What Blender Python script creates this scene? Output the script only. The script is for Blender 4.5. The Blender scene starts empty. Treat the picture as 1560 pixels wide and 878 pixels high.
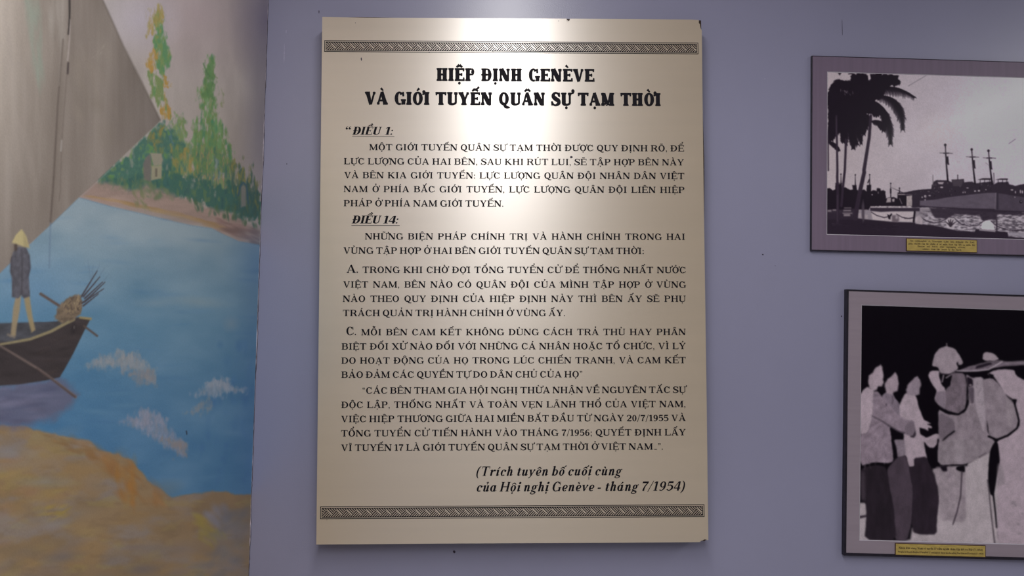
import bpy, math, random, unicodedata
import numpy as np
from mathutils import Matrix, Vector

scene = bpy.context.scene
PI = math.pi

# ------------------------------------------------------------------ camera
FPX = 1150.0                       # focal length in pixels of the 1560 wide frame
FW, FH = 1560.0, 878.0
PANEL_Z = 1.75                     # height of the panel's centre above the floor
PW, PH, PT = 1.10, 1.5004, 0.065   # text panel width, height, stand-off of its face
CAM = np.array([-0.04525, -2.21317, PANEL_Z - 0.13486])
PITCH, YAW, ROLL = 0.047378, 0.019558, -0.000729
_fw = np.array([math.sin(YAW)*math.cos(PITCH), math.cos(YAW)*math.cos(PITCH), math.sin(PITCH)])
_r0 = np.array([math.cos(YAW), -math.sin(YAW), 0.0])
_u0 = np.cross(_r0, _fw)
_ri = _r0*math.cos(ROLL) + _u0*math.sin(ROLL)
_up = -_r0*math.sin(ROLL) + _u0*math.cos(ROLL)

cam_data = bpy.data.cameras.new('camera')
cam = bpy.data.objects.new('camera', cam_data)
scene.collection.objects.link(cam)
cam_data.sensor_width = 36.0
cam_data.lens = FPX/FW*36.0
cam_data.clip_start = 0.02
cam_data.dof.use_dof = True
cam_data.dof.focus_distance = 2.16
cam_data.dof.aperture_fstop = 9.0
m = Matrix.Identity(4)
for i in range(3):
    m[i][0], m[i][1], m[i][2], m[i][3] = _ri[i], _up[i], -_fw[i], CAM[i]
cam.matrix_world = m
scene.camera = cam

# ------------------------------------------------------------------ light
scene.view_settings.view_transform = 'Standard'
scene.view_settings.look = 'None'
scene.view_settings.exposure = 0.0
scene.view_settings.gamma = 1.0
scene.view_settings.use_curve_mapping = False

world = bpy.data.worlds.new('world')
scene.world = world
world.use_nodes = True
world.node_tree.nodes['Background'].inputs['Color'].default_value = (0.90, 0.92, 1.0, 1)
world.node_tree.nodes['Background'].inputs['Strength'].default_value = 0.05


def area_light(name, loc, target, size, size_y, power, color):
    d = bpy.data.lights.new(name, 'AREA')
    d.shape = 'RECTANGLE'; d.size = size; d.size_y = size_y
    d.energy = power; d.color = color
    o = bpy.data.objects.new(name, d); scene.collection.objects.link(o)
    o.location = loc
    o.rotation_euler = (Vector(target)-Vector(loc)).to_track_quat('-Z', 'Y').to_euler()
    return o


def spot_light(name, loc, target, angle, blend, power, color, radius=0.04):
    d = bpy.data.lights.new(name, 'SPOT')
    d.spot_size = math.radians(angle); d.spot_blend = blend
    d.energy = power; d.color = color; d.shadow_soft_size = radius
    o = bpy.data.objects.new(name, d); scene.collection.objects.link(o)
    o.location = loc
    o.rotation_euler = (Vector(target)-Vector(loc)).to_track_quat('-Z', 'Y').to_euler()
    return o


CEIL = 3.25
area_light('near_ceiling_tube', (0.0, -1.70, CEIL-0.20), (0.0, -1.70, 0.0), 0.15, 1.7, 22, (1.0, 0.985, 0.985))
area_light('far_ceiling_tube', (0.0, -4.0, CEIL-0.20), (0.0, -4.0, 0.0), 0.26, 2.4, 58, (1.0, 0.985, 0.985))
area_light('side_ceiling_tube', (3.2, -2.4, CEIL-0.20), (3.2, -2.4, 0.0), 0.20, 3.2, 36, (1.0, 0.985, 0.985))


# ------------------------------------------------------------------ pixel <-> place
def project(P):
    d = np.asarray(P, float) - CAM
    z = d @ _fw
    return FW/2 + FPX*(d @ _ri)/z, FH/2 - FPX*(d @ _up)/z


def at(px, py, axis, val):
    """The point where the sight line of a photo pixel meets the plane axis = val."""
    d = _fw + _ri*((px-FW/2)/FPX) - _up*((py-FH/2)/FPX)
    return CAM + d*((val-CAM[axis])/d[axis])


# ------------------------------------------------------------------ helpers
def link(o, parent=None):
    scene.collection.objects.link(o)
    if parent is not None:
        o.parent = parent
    return o


def mesh_obj(name, verts, faces, mats, parent=None, midx=None, smooth=False):
    me = bpy.data.meshes.new(name)
    me.from_pydata([tuple(map(float, v)) for v in verts], [], faces)
    if not isinstance(mats, (list, tuple)):
        mats = [mats]
    for mm in mats:
        me.materials.append(mm)
    if midx is not None:
        me.polygons.foreach_set('material_index', midx)
    if smooth:
        me.polygons.foreach_set('use_smooth', [True]*len(me.polygons))
    me.update()
    return link(bpy.data.objects.new(name, me), parent)


def empty(name, loc, label, cat, rot=(0, 0, 0), group=None):
    o = bpy.data.objects.new(name, None)
    scene.collection.objects.link(o)
    o.location = loc; o.rotation_euler = rot
    o.empty_display_size = 0.1
    o['label'] = label; o['category'] = cat
    if group: o['group'] = group
    return o


class MB:
    def __init__(s): s.v = []; s.f = []; s.m = []
    def box(s, x0, x1, y0, y1, z0, z1, m=0):
        b = len(s.v)
        s.v += [(x0,y0,z0),(x1,y0,z0),(x1,y1,z0),(x0,y1,z0),(x0,y0,z1),(x1,y0,z1),(x1,y1,z1),(x0,y1,z1)]
        for q in [(0,3,2,1),(4,5,6,7),(0,1,5,4),(1,2,6,5),(2,3,7,6),(3,0,4,7)]:
            s.f.append(tuple(b+i for i in q)); s.m.append(m)
    def prism(s, pts, y0, y1, m=0):
        """outline in x,z given counter-clockwise seen from the room, y0 = front"""
        n = len(pts); b = len(s.v)
        s.v += [(p[0], y0, p[1]) for p in pts] + [(p[0], y1, p[1]) for p in pts]
        s.f.append(tuple(b+i for i in range(n))); s.m.append(m)
        s.f.append(tuple(b+n+i for i in reversed(range(n)))); s.m.append(m)
        for i in range(n):
            j = (i+1) % n
            s.f.append((b+j, b+i, b+n+i, b+n+j)); s.m.append(m)
    def flat(s, pts, y, m=0):
        b = len(s.v)
        s.v += [(p[0], y, p[1]) for p in pts]
        s.f.append(tuple(range(b, b+len(pts)))); s.m.append(m)
    def ring(s, o, i, yo, yi, m=0):
        """frame shaped strip between two rectangles (x0,x1,z0,z1) at depths yo, yi"""
        def c(r, y): return [(r[0],y,r[2]),(r[1],y,r[2]),(r[1],y,r[3]),(r[0],y,r[3])]
        b = len(s.v); s.v += c(o, yo) + c(i, yi)
        for k in range(4):
            l = (k+1) % 4
            s.f.append((b+k, b+l, b+4+l, b+4+k)); s.m.append(m)
    def build(s, name, mats, parent=None): return mesh_obj(name, s.v, s.f, mats, parent, s.m)


def lin(c):
    c = np.asarray(c, float)/255.0
    return np.where(c <= 0.04045, c/12.92, ((c+0.055)/1.055)**2.4)


def material(name, col, rough=0.6, spec=0.4, noise=None, bump=None, metallic=0.0, coat=0.0):
    """noise = (scale xyz, strength of the colour change), bump = (scale xyz, strength)"""
    mt = bpy.data.materials.new(name); mt.use_nodes = True
    nt = mt.node_tree; b = nt.nodes['Principled BSDF']
    b.inputs['Base Color'].default_value = (*col, 1)
    b.inputs['Roughness'].default_value = rough
    b.inputs['Specular IOR Level'].default_value = spec
    b.inputs['Metallic'].default_value = metallic
    b.inputs['Coat Weight'].default_value = coat
    b.inputs['Coat Roughness'].default_value = 0.15
    tc = nt.nodes.new('ShaderNodeTexCoord')
    def tex(scale, detail):
        mp = nt.nodes.new('ShaderNodeMapping'); mp.inputs['Scale'].default_value = scale
        nz = nt.nodes.new('ShaderNodeTexNoise'); nz.inputs['Scale'].default_value = 1.0
        nz.inputs['Detail'].default_value = detail
        nt.links.new(tc.outputs['Object'], mp.inputs['Vector'])
        nt.links.new(mp.outputs['Vector'], nz.inputs['Vector'])
        return nz
    if noise:
        nz = tex(noise[0], 5)
        rp = nt.nodes.new('ShaderNodeValToRGB')
        k = noise[1]
        rp.color_ramp.elements[0].position = 0.3; rp.color_ramp.elements[1].position = 0.7
        rp.color_ramp.elements[0].color = (*[c*(1-k) for c in col], 1)
        rp.color_ramp.elements[1].color = (*[min(1, c*(1+k)) for c in col], 1)
        nt.links.new(nz.outputs['Fac'], rp.inputs['Fac'])
        nt.links.new(rp.outputs['Color'], b.inputs['Base Color'])
    if bump:
        nz2 = tex(bump[0], 3)
        bp = nt.nodes.new('ShaderNodeBump'); bp.inputs['Strength'].default_value = bump[1]
        bp.inputs['Distance'].default_value = 0.002
        nt.links.new(nz2.outputs['Fac'], bp.inputs['Height'])
        nt.links.new(bp.outputs['Normal'], b.inputs['Normal'])
    return mt


def art_material(name, rough, spec, grain, grain_scale, coat=0.0, bump=0.0):
    """pigment stored per vertex, broken up by a fine noise"""
    mt = material(name, (0.5, 0.5, 0.5), rough, spec, coat=coat)
    nt = mt.node_tree; b = nt.nodes['Principled BSDF']
    at_ = nt.nodes.new('ShaderNodeAttribute'); at_.attribute_name = 'pigment'
    tc = [n for n in nt.nodes if n.type == 'TEX_COORD'][0]
    nz = nt.nodes.new('ShaderNodeTexNoise'); nz.inputs['Scale'].default_value = grain_scale
    nz.inputs['Detail'].default_value = 4
    mr = nt.nodes.new('ShaderNodeMapRange')
    mr.inputs['To Min'].default_value = 1-grain; mr.inputs['To Max'].default_value = 1+grain
    mr.inputs['From Min'].default_value = 0.25; mr.inputs['From Max'].default_value = 0.75
    vm = nt.nodes.new('ShaderNodeVectorMath'); vm.operation = 'SCALE'
    nt.links.new(tc.outputs['Object'], nz.inputs['Vector'])
    nt.links.new(nz.outputs['Fac'], mr.inputs['Value'])
    nt.links.new(at_.outputs['Color'], vm.inputs[0])
    nt.links.new(mr.outputs['Result'], vm.inputs['Scale'])
    nt.links.new(vm.outputs['Vector'], b.inputs['Base Color'])
    if bump:
        bp = nt.nodes.new('ShaderNodeBump'); bp.inputs['Strength'].default_value = bump
        bp.inputs['Distance'].default_value = 0.002
        nt.links.new(nz.outputs['Fac'], bp.inputs['Height'])
        nt.links.new(bp.outputs['Normal'], b.inputs['Normal'])
    return mt


M_wall = material('lavender_wall_paint', (0.335, 0.330, 0.462), 0.33, 0.9, noise=((1.6, 1.6, 1.2), 0.04), bump=((260, 260, 260), 0.10))
M_ceil = material('white_ceiling', (0.75, 0.75, 0.76), 0.8, 0.2, noise=((2, 2, 2), 0.03))
M_floor = material('grey_floor_tile', (0.36, 0.35, 0.35), 0.35, 0.5, noise=((3, 3, 3), 0.10))
M_mark = material('dark_wall_mark', (0.06, 0.05, 0.07), 0.8, 0.2, noise=((90, 90, 90), 0.3))
M_pale = material('pale_scuff', (0.55, 0.53, 0.66), 0.8, 0.2, noise=((90, 90, 90), 0.2))
M_face = material('beige_laminate', (0.66, 0.515, 0.335), 0.37, 0.8, noise=((1.2, 1.2, 26), 0.03), metallic=0.08)
_b = M_face.node_tree.nodes['Principled BSDF']          # brushed along its width
_t = M_face.node_tree.nodes.new('ShaderNodeTangent'); _t.direction_type = 'UV_MAP'; _t.uv_map = 'brushing'
M_face.node_tree.links.new(_t.outputs['Tangent'], _b.inputs['Tangent'])
_b.inputs['IOR'].default_value = 2.9
_b.inputs['Anisotropic'].default_value = 0.6; _b.inputs['Anisotropic Rotation'].default_value = 0.25
M_core = material('brown_fibreboard', (0.055, 0.036, 0.028), 0.85, 0.2, noise=((60, 60, 60), 0.35))
M_ink = material('black_print', (0.009, 0.007, 0.011), 0.62, 0.15, noise=((70, 70, 70), 0.2))
M_edge = material('black_frame_edge', (0.016, 0.012, 0.022), 0.45, 0.4, noise=((40, 40, 40), 0.3))
M_mauve = material('mauve_mount', (0.215, 0.16, 0.225), 0.42, 0.45, noise=((90, 90, 4), 0.06))
M_greymat = material('grey_mount', (0.335, 0.275, 0.315), 0.45, 0.4, noise=((5, 5, 90), 0.04))
M_bevel = material('white_bevel', (0.52, 0.48, 0.53), 0.6, 0.3, noise=((60, 60, 60), 0.08))
M_gold = material('gold_plate', (0.52, 0.38, 0.10), 0.4, 0.5, noise=((60, 60, 160), 0.14))
M_goldrim = material('brown_plate_rim', (0.10, 0.055, 0.035), 0.5, 0.4, noise=((90, 90, 90), 0.2))

# ------------------------------------------------------------------ the room
CA, CB = at(407, 0, 1, 0), at(377, 878, 1, 0)     # two points on the room's corner


def corner_x(z):
    return CA[0] + (z-CA[2])*(CA[0]-CB[0])/(CA[2]-CB[2])


def struct(o):
    o['kind'] = 'structure'
    return o


def disc(mb, c, rx, rz, y, mi, n=10, seed=0):
    r = random.Random(seed)
    mb.flat([(c[0]+rx*math.cos(2*PI*k/n)*r.uniform(.75, 1.2), c[2]+rz*math.sin(2*PI*k/n)*r.uniform(.75, 1.2))
             for k in range(n)], y, mi)


XR, YN = 4.4, -5.6
w = MB()
w.prism([(corner_x(0), 0), (XR, 0), (XR, CEIL), (corner_x(CEIL), CEIL)], 0.0, 0.12, 0)
for k, (px, py, rx, rz, mi) in enumerate([(1162, 388, .0022, .0026, 1), (1282, 482, .002, .0024, 1), (486, 18, .0012, .005, 1),
                                          (1181, 405, .001, .001, 1), (692, 841, .004, .004, 1), (437, 250, .001, .002, 1),
                                          (433, 82, .0008, .030, 2), (436, 48, .0008, .006, 2), (1283, 42, .0007, .03, 1),
                                          (480, 784, .0012, .004, 2), (1165, 120, .001, .002, 2)]):
    disc(w, at(px, py, 1, 0), rx, rz, -0.0004, mi, seed=k)
struct(w.build('wall_back', [M_wall, M_mark, M_pale]))
w = MB()
x0, x1 = corner_x(0), corner_x(CEIL)
w.v = [(x0, 0.12, 0), (x0, YN, 0), (x1, YN, CEIL), (x1, 0.12, CEIL),
       (x0-.12, 0.12, 0), (x0-.12, YN, 0), (x1-.12, YN, CEIL), (x1-.12, 0.12, CEIL)]
w.f = [(1, 0, 3, 2), (4, 5, 6, 7), (0, 1, 5, 4), (2, 3, 7, 6), (1, 2, 6, 5), (3, 0, 4, 7)]
w.m = [0]*6
struct(w.build('wall_left', M_wall))
w = MB(); w.box(x0-.2, XR, YN, 0.12, -0.1, 0.0); struct(w.build('floor', M_floor))
w = MB(); w.box(x0-.2, XR, YN, 0.12, CEIL, CEIL+.1); struct(w.build('ceiling', M_ceil))


# ------------------------------------------------------------------ drafting board for painted pictures
def vnoise(h, w_, ch, cw, seed):
    r = np.random.default_rng(seed)
    gh, gw = int(h/ch)+3, int(w_/cw)+3
    g = r.random((gh, gw))
    y = np.arange(h)/ch; x = np.arange(w_)/cw
    yi = y.astype(int); xi = x.astype(int)
    fy = y-yi; fx = x-xi
    fy = (fy*fy*(3-2*fy))[:, None]; fx = (fx*fx*(3-2*fx))[None, :]
    a = g[yi][:, xi]; b = g[yi][:, xi+1]; c = g[yi+1][:, xi]; d = g[yi+1][:, xi+1]
    return (a*(1-fx)+b*fx)*(1-fy) + (c*(1-fx)+d*fx)*fy


def fbm(h, w_, ch, cw, seed, octs=4):
    o = np.zeros((h, w_)); a = 0.5; s = 0
    for k in range(octs):
        o += a*vnoise(h, w_, max(1.0, ch/2**k), max(1.0, cw/2**k), seed+k*17); s += a; a *= 0.5
    return o/s


class Draft:
    def __init__(s, x0, y0, x1, y1, step, col):
        s.x0, s.y0, s.st = x0, y0, step
        s.w, s.h = int((x1-x0)/step)+1, int((y1-y0)/step)+1
        s.a = np.empty((s.h, s.w, 3)); s.a[:] = col
        s.X = x0+np.arange(s.w)*step; s.Y = y0+np.arange(s.h)*step
        s.r = random.Random(5); s.rounding = 0
    def win(s, xa, ya, xb, yb):
        i0 = max(0, int((xa-s.x0)/s.st)); i1 = min(s.w, int((xb-s.x0)/s.st)+2)
        j0 = max(0, int((ya-s.y0)/s.st)); j1 = min(s.h, int((yb-s.y0)/s.st)+2)
        if i1 <= i0 or j1 <= j0: return None
        return slice(j0, j1), slice(i0, i1)
    def mix(s, sl, al, col):
        t = s.a[sl]
        t += (np.asarray(col, float)-t)*al[..., None]
    def poly(s, pts, col, soft=0.7, alpha=1.0, wob=0.0, cell=9, seed=1, tex=None):
        p = np.asarray(pts, float); m_ = soft+wob+1
        for _ in range(s.rounding):      # soften the corners of the outline
            q = np.roll(p, -1, 0); p = np.stack([p*.84+q*.16, p*.16+q*.84], 1).reshape(-1, 2)
        sl = s.win(p[:, 0].min()-m_, p[:, 1].min()-m_, p[:, 0].max()+m_, p[:, 1].max()+m_)
        if sl is None: return
        X, Y = np.meshgrid(s.X[sl[1]], s.Y[sl[0]])
        if wob:
            X = X+(fbm(X.shape[0], X.shape[1], cell/s.st, cell/s.st, seed, 3)-.5)*4*wob
            Y = Y+(fbm(X.shape[0], X.shape[1], cell/s.st, cell/s.st, seed+50, 3)-.5)*4*wob
        ins = np.zeros(X.shape, bool); dd = np.full(X.shape, 1e9)
        n = len(p)
        for i in range(n):
            x1, y1 = p[i]; x2, y2 = p[(i+1) % n]
            if y1 != y2:
                c = ((y1 > Y) != (y2 > Y)) & (X < (x2-x1)*(Y-y1)/(y2-y1)+x1)
                ins ^= c
            ex, ey = x2-x1, y2-y1; L = ex*ex+ey*ey+1e-12
            t = np.clip(((X-x1)*ex+(Y-y1)*ey)/L, 0, 1)
            dd = np.minimum(dd, (X-x1-t*ex)**2+(Y-y1-t*ey)**2)
        d = np.sqrt(dd); d = np.where(ins, d, -d)
        al = np.clip(d/(2*soft)+.5, 0, 1)*alpha
        if tex is not None:     # (contrast, cell h, cell w, seed): paint of uneven tone
            f = 1+(fbm(X.shape[0], X.shape[1], tex[1]/s.st, tex[2]/s.st, tex[3])-.5)*2*tex[0]
            t = s.a[sl]; t += (np.asarray(col, float)*f[..., None]-t)*al[..., None]
        else:
            s.mix(sl, al, col)
    def line(s, pts, wd, col, soft=0.5, alpha=1.0):
        p = np.asarray(pts, float); n = len(p)
        ws = np.linspace(wd[0], wd[1], n) if isinstance(wd, tuple) else np.full(n, wd)
        m_ = ws.max()+soft+1
        sl = s.win(p[:, 0].min()-m_, p[:, 1].min()-m_, p[:, 0].max()+m_, p[:, 1].max()+m_)
        if sl is None: return
        X, Y = np.meshgrid(s.X[sl[1]], s.Y[sl[0]])
        best = np.full(X.shape, 1e9)
        for i in range(n-1):
            x1, y1 = p[i]; x2, y2 = p[i+1]
            ex, ey = x2-x1, y2-y1; L = ex*ex+ey*ey+1e-12
            t = np.clip(((X-x1)*ex+(Y-y1)*ey)/L, 0, 1)
            best = np.minimum(best, np.hypot(X-x1-t*ex, Y-y1-t*ey)-(ws[i]+(ws[i+1]-ws[i])*t)/2)
        s.mix(sl, np.clip(.5-best/(2*soft), 0, 1)*alpha, col)
    def ell(s, cx, cy, rx, ry, col, soft=0.3, alpha=1.0, rot=0.0):
        """soft = share of the radius over which it fades"""
        R_ = max(rx, ry)*1.1
        sl = s.win(cx-R_, cy-R_, cx+R_, cy+R_)
        if sl is None: return
        X, Y = np.meshgrid(s.X[sl[1]]-cx, s.Y[sl[0]]-cy)
        c, sn = math.cos(rot), math.sin(rot)
        d = np.hypot((X*c+Y*sn)/rx, (-X*sn+Y*c)/ry)
        s.mix(sl, np.clip((1-d)/max(soft, 1e-3), 0, 1)*alpha, col)
    def dabs(s, n, where, ln, wd, ang, cols, alpha=(.5, .9), soft=.5, jit=10):
        r = s.r
        for _ in range(n):
            x, y = where(r)
            c = r.choice(cols); j = r.uniform(-jit, jit)
            s.ell(x, y, r.uniform(*ln), r.uniform(*wd), [v+j for v in c], soft, r.uniform(*alpha), r.uniform(*ang))
    def sample(s, px, py):
        x = np.clip((px-s.x0)/s.st, 0, s.w-1.001); y = np.clip((py-s.y0)/s.st, 0, s.h-1.001)
        i = x.astype(int); j = y.astype(int); fx = (x-i)[..., None]; fy = (y-j)[..., None]
        a = s.a
        return (a[j, i]*(1-fx)+a[j, i+1]*fx)*(1-fy)+(a[j+1, i]*(1-fx)+a[j+1, i+1]*fx)*fy

    def foliage(s, pts, cols, seed, cover=.5, cell=(9, 3), soft=6, alpha=.85, wob=4, k=4.0):
        """broken upright brush strokes filling an outline"""
        p = np.asarray(pts, float)
        sl = s.win(p[:, 0].min()-14, p[:, 1].min()-14, p[:, 0].max()+14, p[:, 1].max()+14)
        keep = s.a[sl].copy()
        s.a[sl] = 0
        s.poly(pts, (255, 255, 255), soft, 1, wob, 12, seed)
        mask = s.a[sl][..., 0]/255; s.a[sl] = keep
        h, w_ = mask.shape; ch, cw = cell[0]/s.st, cell[1]/s.st
        n = .6*fbm(h, w_, ch, cw, seed+1, 3)+.4*fbm(h, w_, ch*2.5, cw*3, seed+2, 2)
        al = np.clip((n-.44+(mask-1)*.42+(cover-.5)*.55)*k+.5, 0, 1)*np.clip(mask*3, 0, 1)*alpha
        t = fbm(h, w_, ch*1.2, cw*1.3, seed+3, 3); t = np.clip((t-.25)/.5, 0, .999)*(len(cols)-1)
        c = np.asarray(cols, float); i = t.astype(int); f = (t-i)[..., None]
        col = c[i]*(1-f)+c[np.minimum(i+1, len(cols)-1)]*f
        d = s.a[sl]; d += (col-d)*al[..., None]


def inside(poly):
    p = np.asarray(poly, float); lo, hi = p.min(0), p.max(0)
    def ok(x, y):
        c = False; n = len(p)
        for i in range(n):
            x1, y1 = p[i]; x2, y2 = p[(i+1) % n]
            if (y1 > y) != (y2 > y) and x < (x2-x1)*(y-y1)/(y2-y1)+x1: c = not c
        return c
    def f(r):
        for _ in range(60):
            x, y = r.uniform(lo[0], hi[0]), r.uniform(lo[1], hi[1])
            if ok(x, y): return x, y
        return x, y
    return f


def sheet(name, P, rgb, mat, parent, gain):
    """grid of points P (rows, cols, 3) carrying the pigment colours rgb (seen values 0-255)"""
    h, w_ = P.shape[:2]
    me = bpy.data.meshes.new(name)
    n = h*w_
    idx = np.arange(n).reshape(h, w_)
    q = np.stack([idx[:-1, :-1], idx[1:, :-1], idx[1:, 1:], idx[:-1, 1:]], -1).reshape(-1)
    nf = (h-1)*(w_-1)
    me.vertices.add(n); me.vertices.foreach_set('co', P.reshape(-1).astype(np.float32))
    me.loops.add(nf*4); me.loops.foreach_set('vertex_index', q.astype(np.int32))
    me.polygons.add(nf)
    me.polygons.foreach_set('loop_start', np.arange(0, nf*4, 4, dtype=np.int32))
    me.polygons.foreach_set('loop_total', np.full(nf, 4, np.int32))
    me.update(calc_edges=True)
    at_ = me.color_attributes.new('pigment', 'FLOAT_COLOR', 'POINT')
    c = np.ones((n, 4), np.float32)
    c[:, :3] = np.clip(lin(np.clip(rgb.reshape(-1, 3), 0, 255))*gain, 0.0015, 0.9)
    at_.data.foreach_set('color', c.reshape(-1))
    me.materials.append(mat)
    return link(bpy.data.objects.new(name, me), parent)


def cv(ox, oy, s):
    return lambda *pts: [(ox+x/s, oy+y/s) for x, y in pts]


# ------------------------------------------------------------------ MURAL
#%%MURAL
D = Draft(-700, -140, 424, 1000, 1.0, (150, 140, 140))
n1 = fbm(D.h, D.w, 90, 26, 3)
X, Y = np.meshgrid(D.X, D.Y)
# sky
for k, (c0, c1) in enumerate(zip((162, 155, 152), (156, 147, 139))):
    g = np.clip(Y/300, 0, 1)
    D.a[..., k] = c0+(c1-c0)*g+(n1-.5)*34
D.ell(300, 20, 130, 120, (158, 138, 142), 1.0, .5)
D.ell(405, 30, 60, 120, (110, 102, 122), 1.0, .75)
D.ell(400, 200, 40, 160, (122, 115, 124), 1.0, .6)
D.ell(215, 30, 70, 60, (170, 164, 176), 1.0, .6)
# tall tree on the left
G1, G2, G3, GD, GD2 = (102, 126, 70), (84, 126, 72), (68, 120, 80), (54, 96, 84), (44, 86, 82)
O1, O2 = (152, 122, 54), (140, 124, 66)
D.foliage([(236, 22), (243, 12), (249, 30), (252, 60), (256, 84), (254, 118), (246, 126), (240, 100), (238, 70)], [G1, G2, G3, G2], 401, .70, (10, 3), 5, .9)
D.foliage([(232, 10), (248, 8), (252, 30), (246, 44), (232, 62), (222, 56), (222, 28)], [O2, (150, 138, 84), O1], 411, .48, (9, 3), 7, .85)
D.foliage([(222, 112), (236, 108), (248, 118), (250, 150), (244, 172), (232, 150)], [G1, (104, 122, 72), G2], 421, .68, (8, 3), 5, .9)
D.foliage([(228, 74), (242, 72), (240, 104), (234, 116), (224, 110)], [O1, (166, 126, 56), O2], 431, .60, (9, 3), 5, .9)
D.foliage([(246, 114), (256, 118), (256, 134), (248, 130)], [O1, (164, 124, 50)], 433, .5, (7, 3), 3, .9)
D.foliage([(243, 140), (250, 138), (258, 160), (259, 186), (252, 184), (246, 165)], [O1, (164, 124, 50), G1], 441, .46, (9, 3), 4, .9)
# second tree
D.foliage([(317, 78), (310, 96), (309, 118), (303, 140), (304, 165), (298, 188), (292, 215), (296, 262), (350, 268), (356, 228), (344, 196), (334, 178), (329, 150), (326, 120), (326, 98)], [G3, G2, G1, (92, 138, 84), (104, 142, 88)], 451, .72, (10, 3.2), 7, .9)
D.foliage([(316, 88), (311, 100), (312, 150), (326, 150), (326, 100)], [(70, 110, 68), (84, 122, 72), G2], 461, .62, (7, 3), 5, .85)
D.foliage([(318, 160), (330, 165), (330, 205), (316, 205)], [(56, 126, 100), G3], 471, .45, (10, 4), 6, .8)
D.line([(310, 97), (314, 108), (319, 116)], 2.0, (72, 112, 66), .9, .8); D.line([(326, 102), (324, 114), (331, 119)], 1.4, (96, 120, 70), .9, .7)
D.foliage([(333, 122), (342, 140), (346, 168), (338, 160)], [(140, 128, 98), G1], 475, .28, (9, 3), 4, .6)
# bushes
D.foliage([(264, 172), (276, 172), (286, 200), (298, 235), (262, 240), (256, 205)], [(104, 136, 88), G1, (92, 124, 96), (112, 140, 84)], 481, .62, (9, 3.4), 6, .85)
D.foliage([(243, 186), (215, 214), (160, 264), (148, 284), (220, 292), (270, 290), (276, 215), (258, 196)], [G2, (66, 108, 94), GD, (60, 104, 90), (90, 120, 80)], 491, .85, (9, 5), 7, .95)
D.foliage([(236, 190), (252, 188), (256, 228), (240, 232), (216, 216)], [(136, 118, 62), (122, 118, 66), (92, 116, 76)], 501, .42, (6, 3), 6, .85)
D.foliage([(250, 198), (268, 206), (264, 234), (252, 228)], [(84, 116, 132), (74, 108, 120)], 511, .48, (8, 4), 5, .8)
D.foliage([(256, 218), (304, 222), (304, 274), (258, 274)], [(146, 128, 66), (122, 126, 72), (92, 122, 78), (66, 106, 88)], 521, .6, (9, 3), 6, .85)
D.foliage([(300, 225), (354, 228), (358, 288), (300, 290)], [(110, 136, 84), (144, 126, 90), (70, 110, 88), (100, 124, 74), (60, 100, 88)], 531, .66, (14, 2.6), 7, .85)
D.foliage([(150, 282), (240, 264), (300, 270), (330, 284), (352, 282), (372, 292), (396, 300), (396, 342), (330, 322), (300, 306), (262, 300), (215, 296)], [GD2, GD, (48, 94, 84), (76, 108, 76)], 541, .85, (9, 4), 7, .95)
D.foliage([(322, 238), (338, 240), (338, 274), (324, 272)], [(132, 146, 146), (62, 96, 98)], 551, .40, (8, 2.4), 5, .75)
D.foliage([(350, 258), (358, 240), (364, 262), (378, 238), (386, 262), (396, 280), (396, 320), (352, 306)], [(104, 114, 64), (120, 118, 62), (70, 96, 72), (58, 90, 82)], 561, .58, (13, 2.6), 5, .9)
D.foliage([(358, 298), (366, 272), (396, 296), (396, 338), (352, 324)], [GD2, (54, 88, 78), (76, 98, 66)], 571, .64, (12, 3), 6, .9)
# small houses
D.poly([(229, 234), (222, 240), (218, 250), (219, 274), (230, 277), (231, 250)], (110, 100, 98), 1.4, .85)
D.poly([(229, 233), (246, 234), (250, 251), (234, 253)], (146, 138, 122), 1.2, .9)
D.poly([(231, 253), (247, 252), (246, 272), (230, 275)], (150, 142, 118), 1.2, .9)
D.line([(238, 258), (238, 268)], 3, (98, 92, 82), 1)
D.dabs(18, inside([(250, 240), (260, 245), (258, 285), (236, 280), (247, 274)]), (5, 9), (2, 4), (1.2, 1.9), [(48, 92, 88)], (.5, .8), .6)
D.poly([(367, 285), (371, 281), (375, 287), (375, 314), (367, 316)], (128, 122, 116), 1.4, .8)
D.line([(363, 298), (366, 284), (371, 278), (376, 284), (378, 310)], 2.2, (52, 84, 98), 1)
# far bank
BK = [(105, 302), (140, 274), (170, 280), (205, 290), (225, 284), (250, 290), (300, 312), (345, 325), (396, 350), (396, 376), (364, 368), (340, 357), (322, 348), (294, 344), (262, 337), (218, 326), (170, 315), (128, 303), (105, 300)]
D.poly(BK, (150, 128, 118), 4, .9, 3, 14, tex=(.12, 10, 40, 8))
D.dabs(60, inside([(130, 298), (218, 318), (295, 338), (345, 352), (345, 345), (260, 322), (180, 306)]), (10, 22), (1.5, 4), (.1, .35), [(156, 128, 86), (148, 122, 90)], (.3, .6), .7)
D.dabs(40, inside([(330, 332), (394, 352), (394, 374), (345, 352)]), (8, 18), (2, 5), (.1, .5), [(118, 98, 92), (132, 106, 100)], (.3, .6), .7)
D.dabs(60, inside([(150, 268), (210, 272), (262, 290), (262, 304), (210, 300), (170, 285)]), (4, 10), (2, 5), (.8, 2.0), [(94, 114, 82), (108, 116, 84), (84, 106, 78)], (.3, .6), .7)
D.dabs(24, inside([(200, 290), (220, 290), (226, 318), (208, 318)]), (4, 10), (2, 4), (.8, 1.5), [(112, 118, 84)], (.25, .5), .8)
D.dabs(40, inside([(290, 304), (350, 318), (392, 336), (392, 345), (340, 330), (290, 316)]), (4, 10), (2, 4), (1.1, 1.9), [(58, 92, 74), (74, 100, 70)], (.4, .7), .7)
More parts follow.
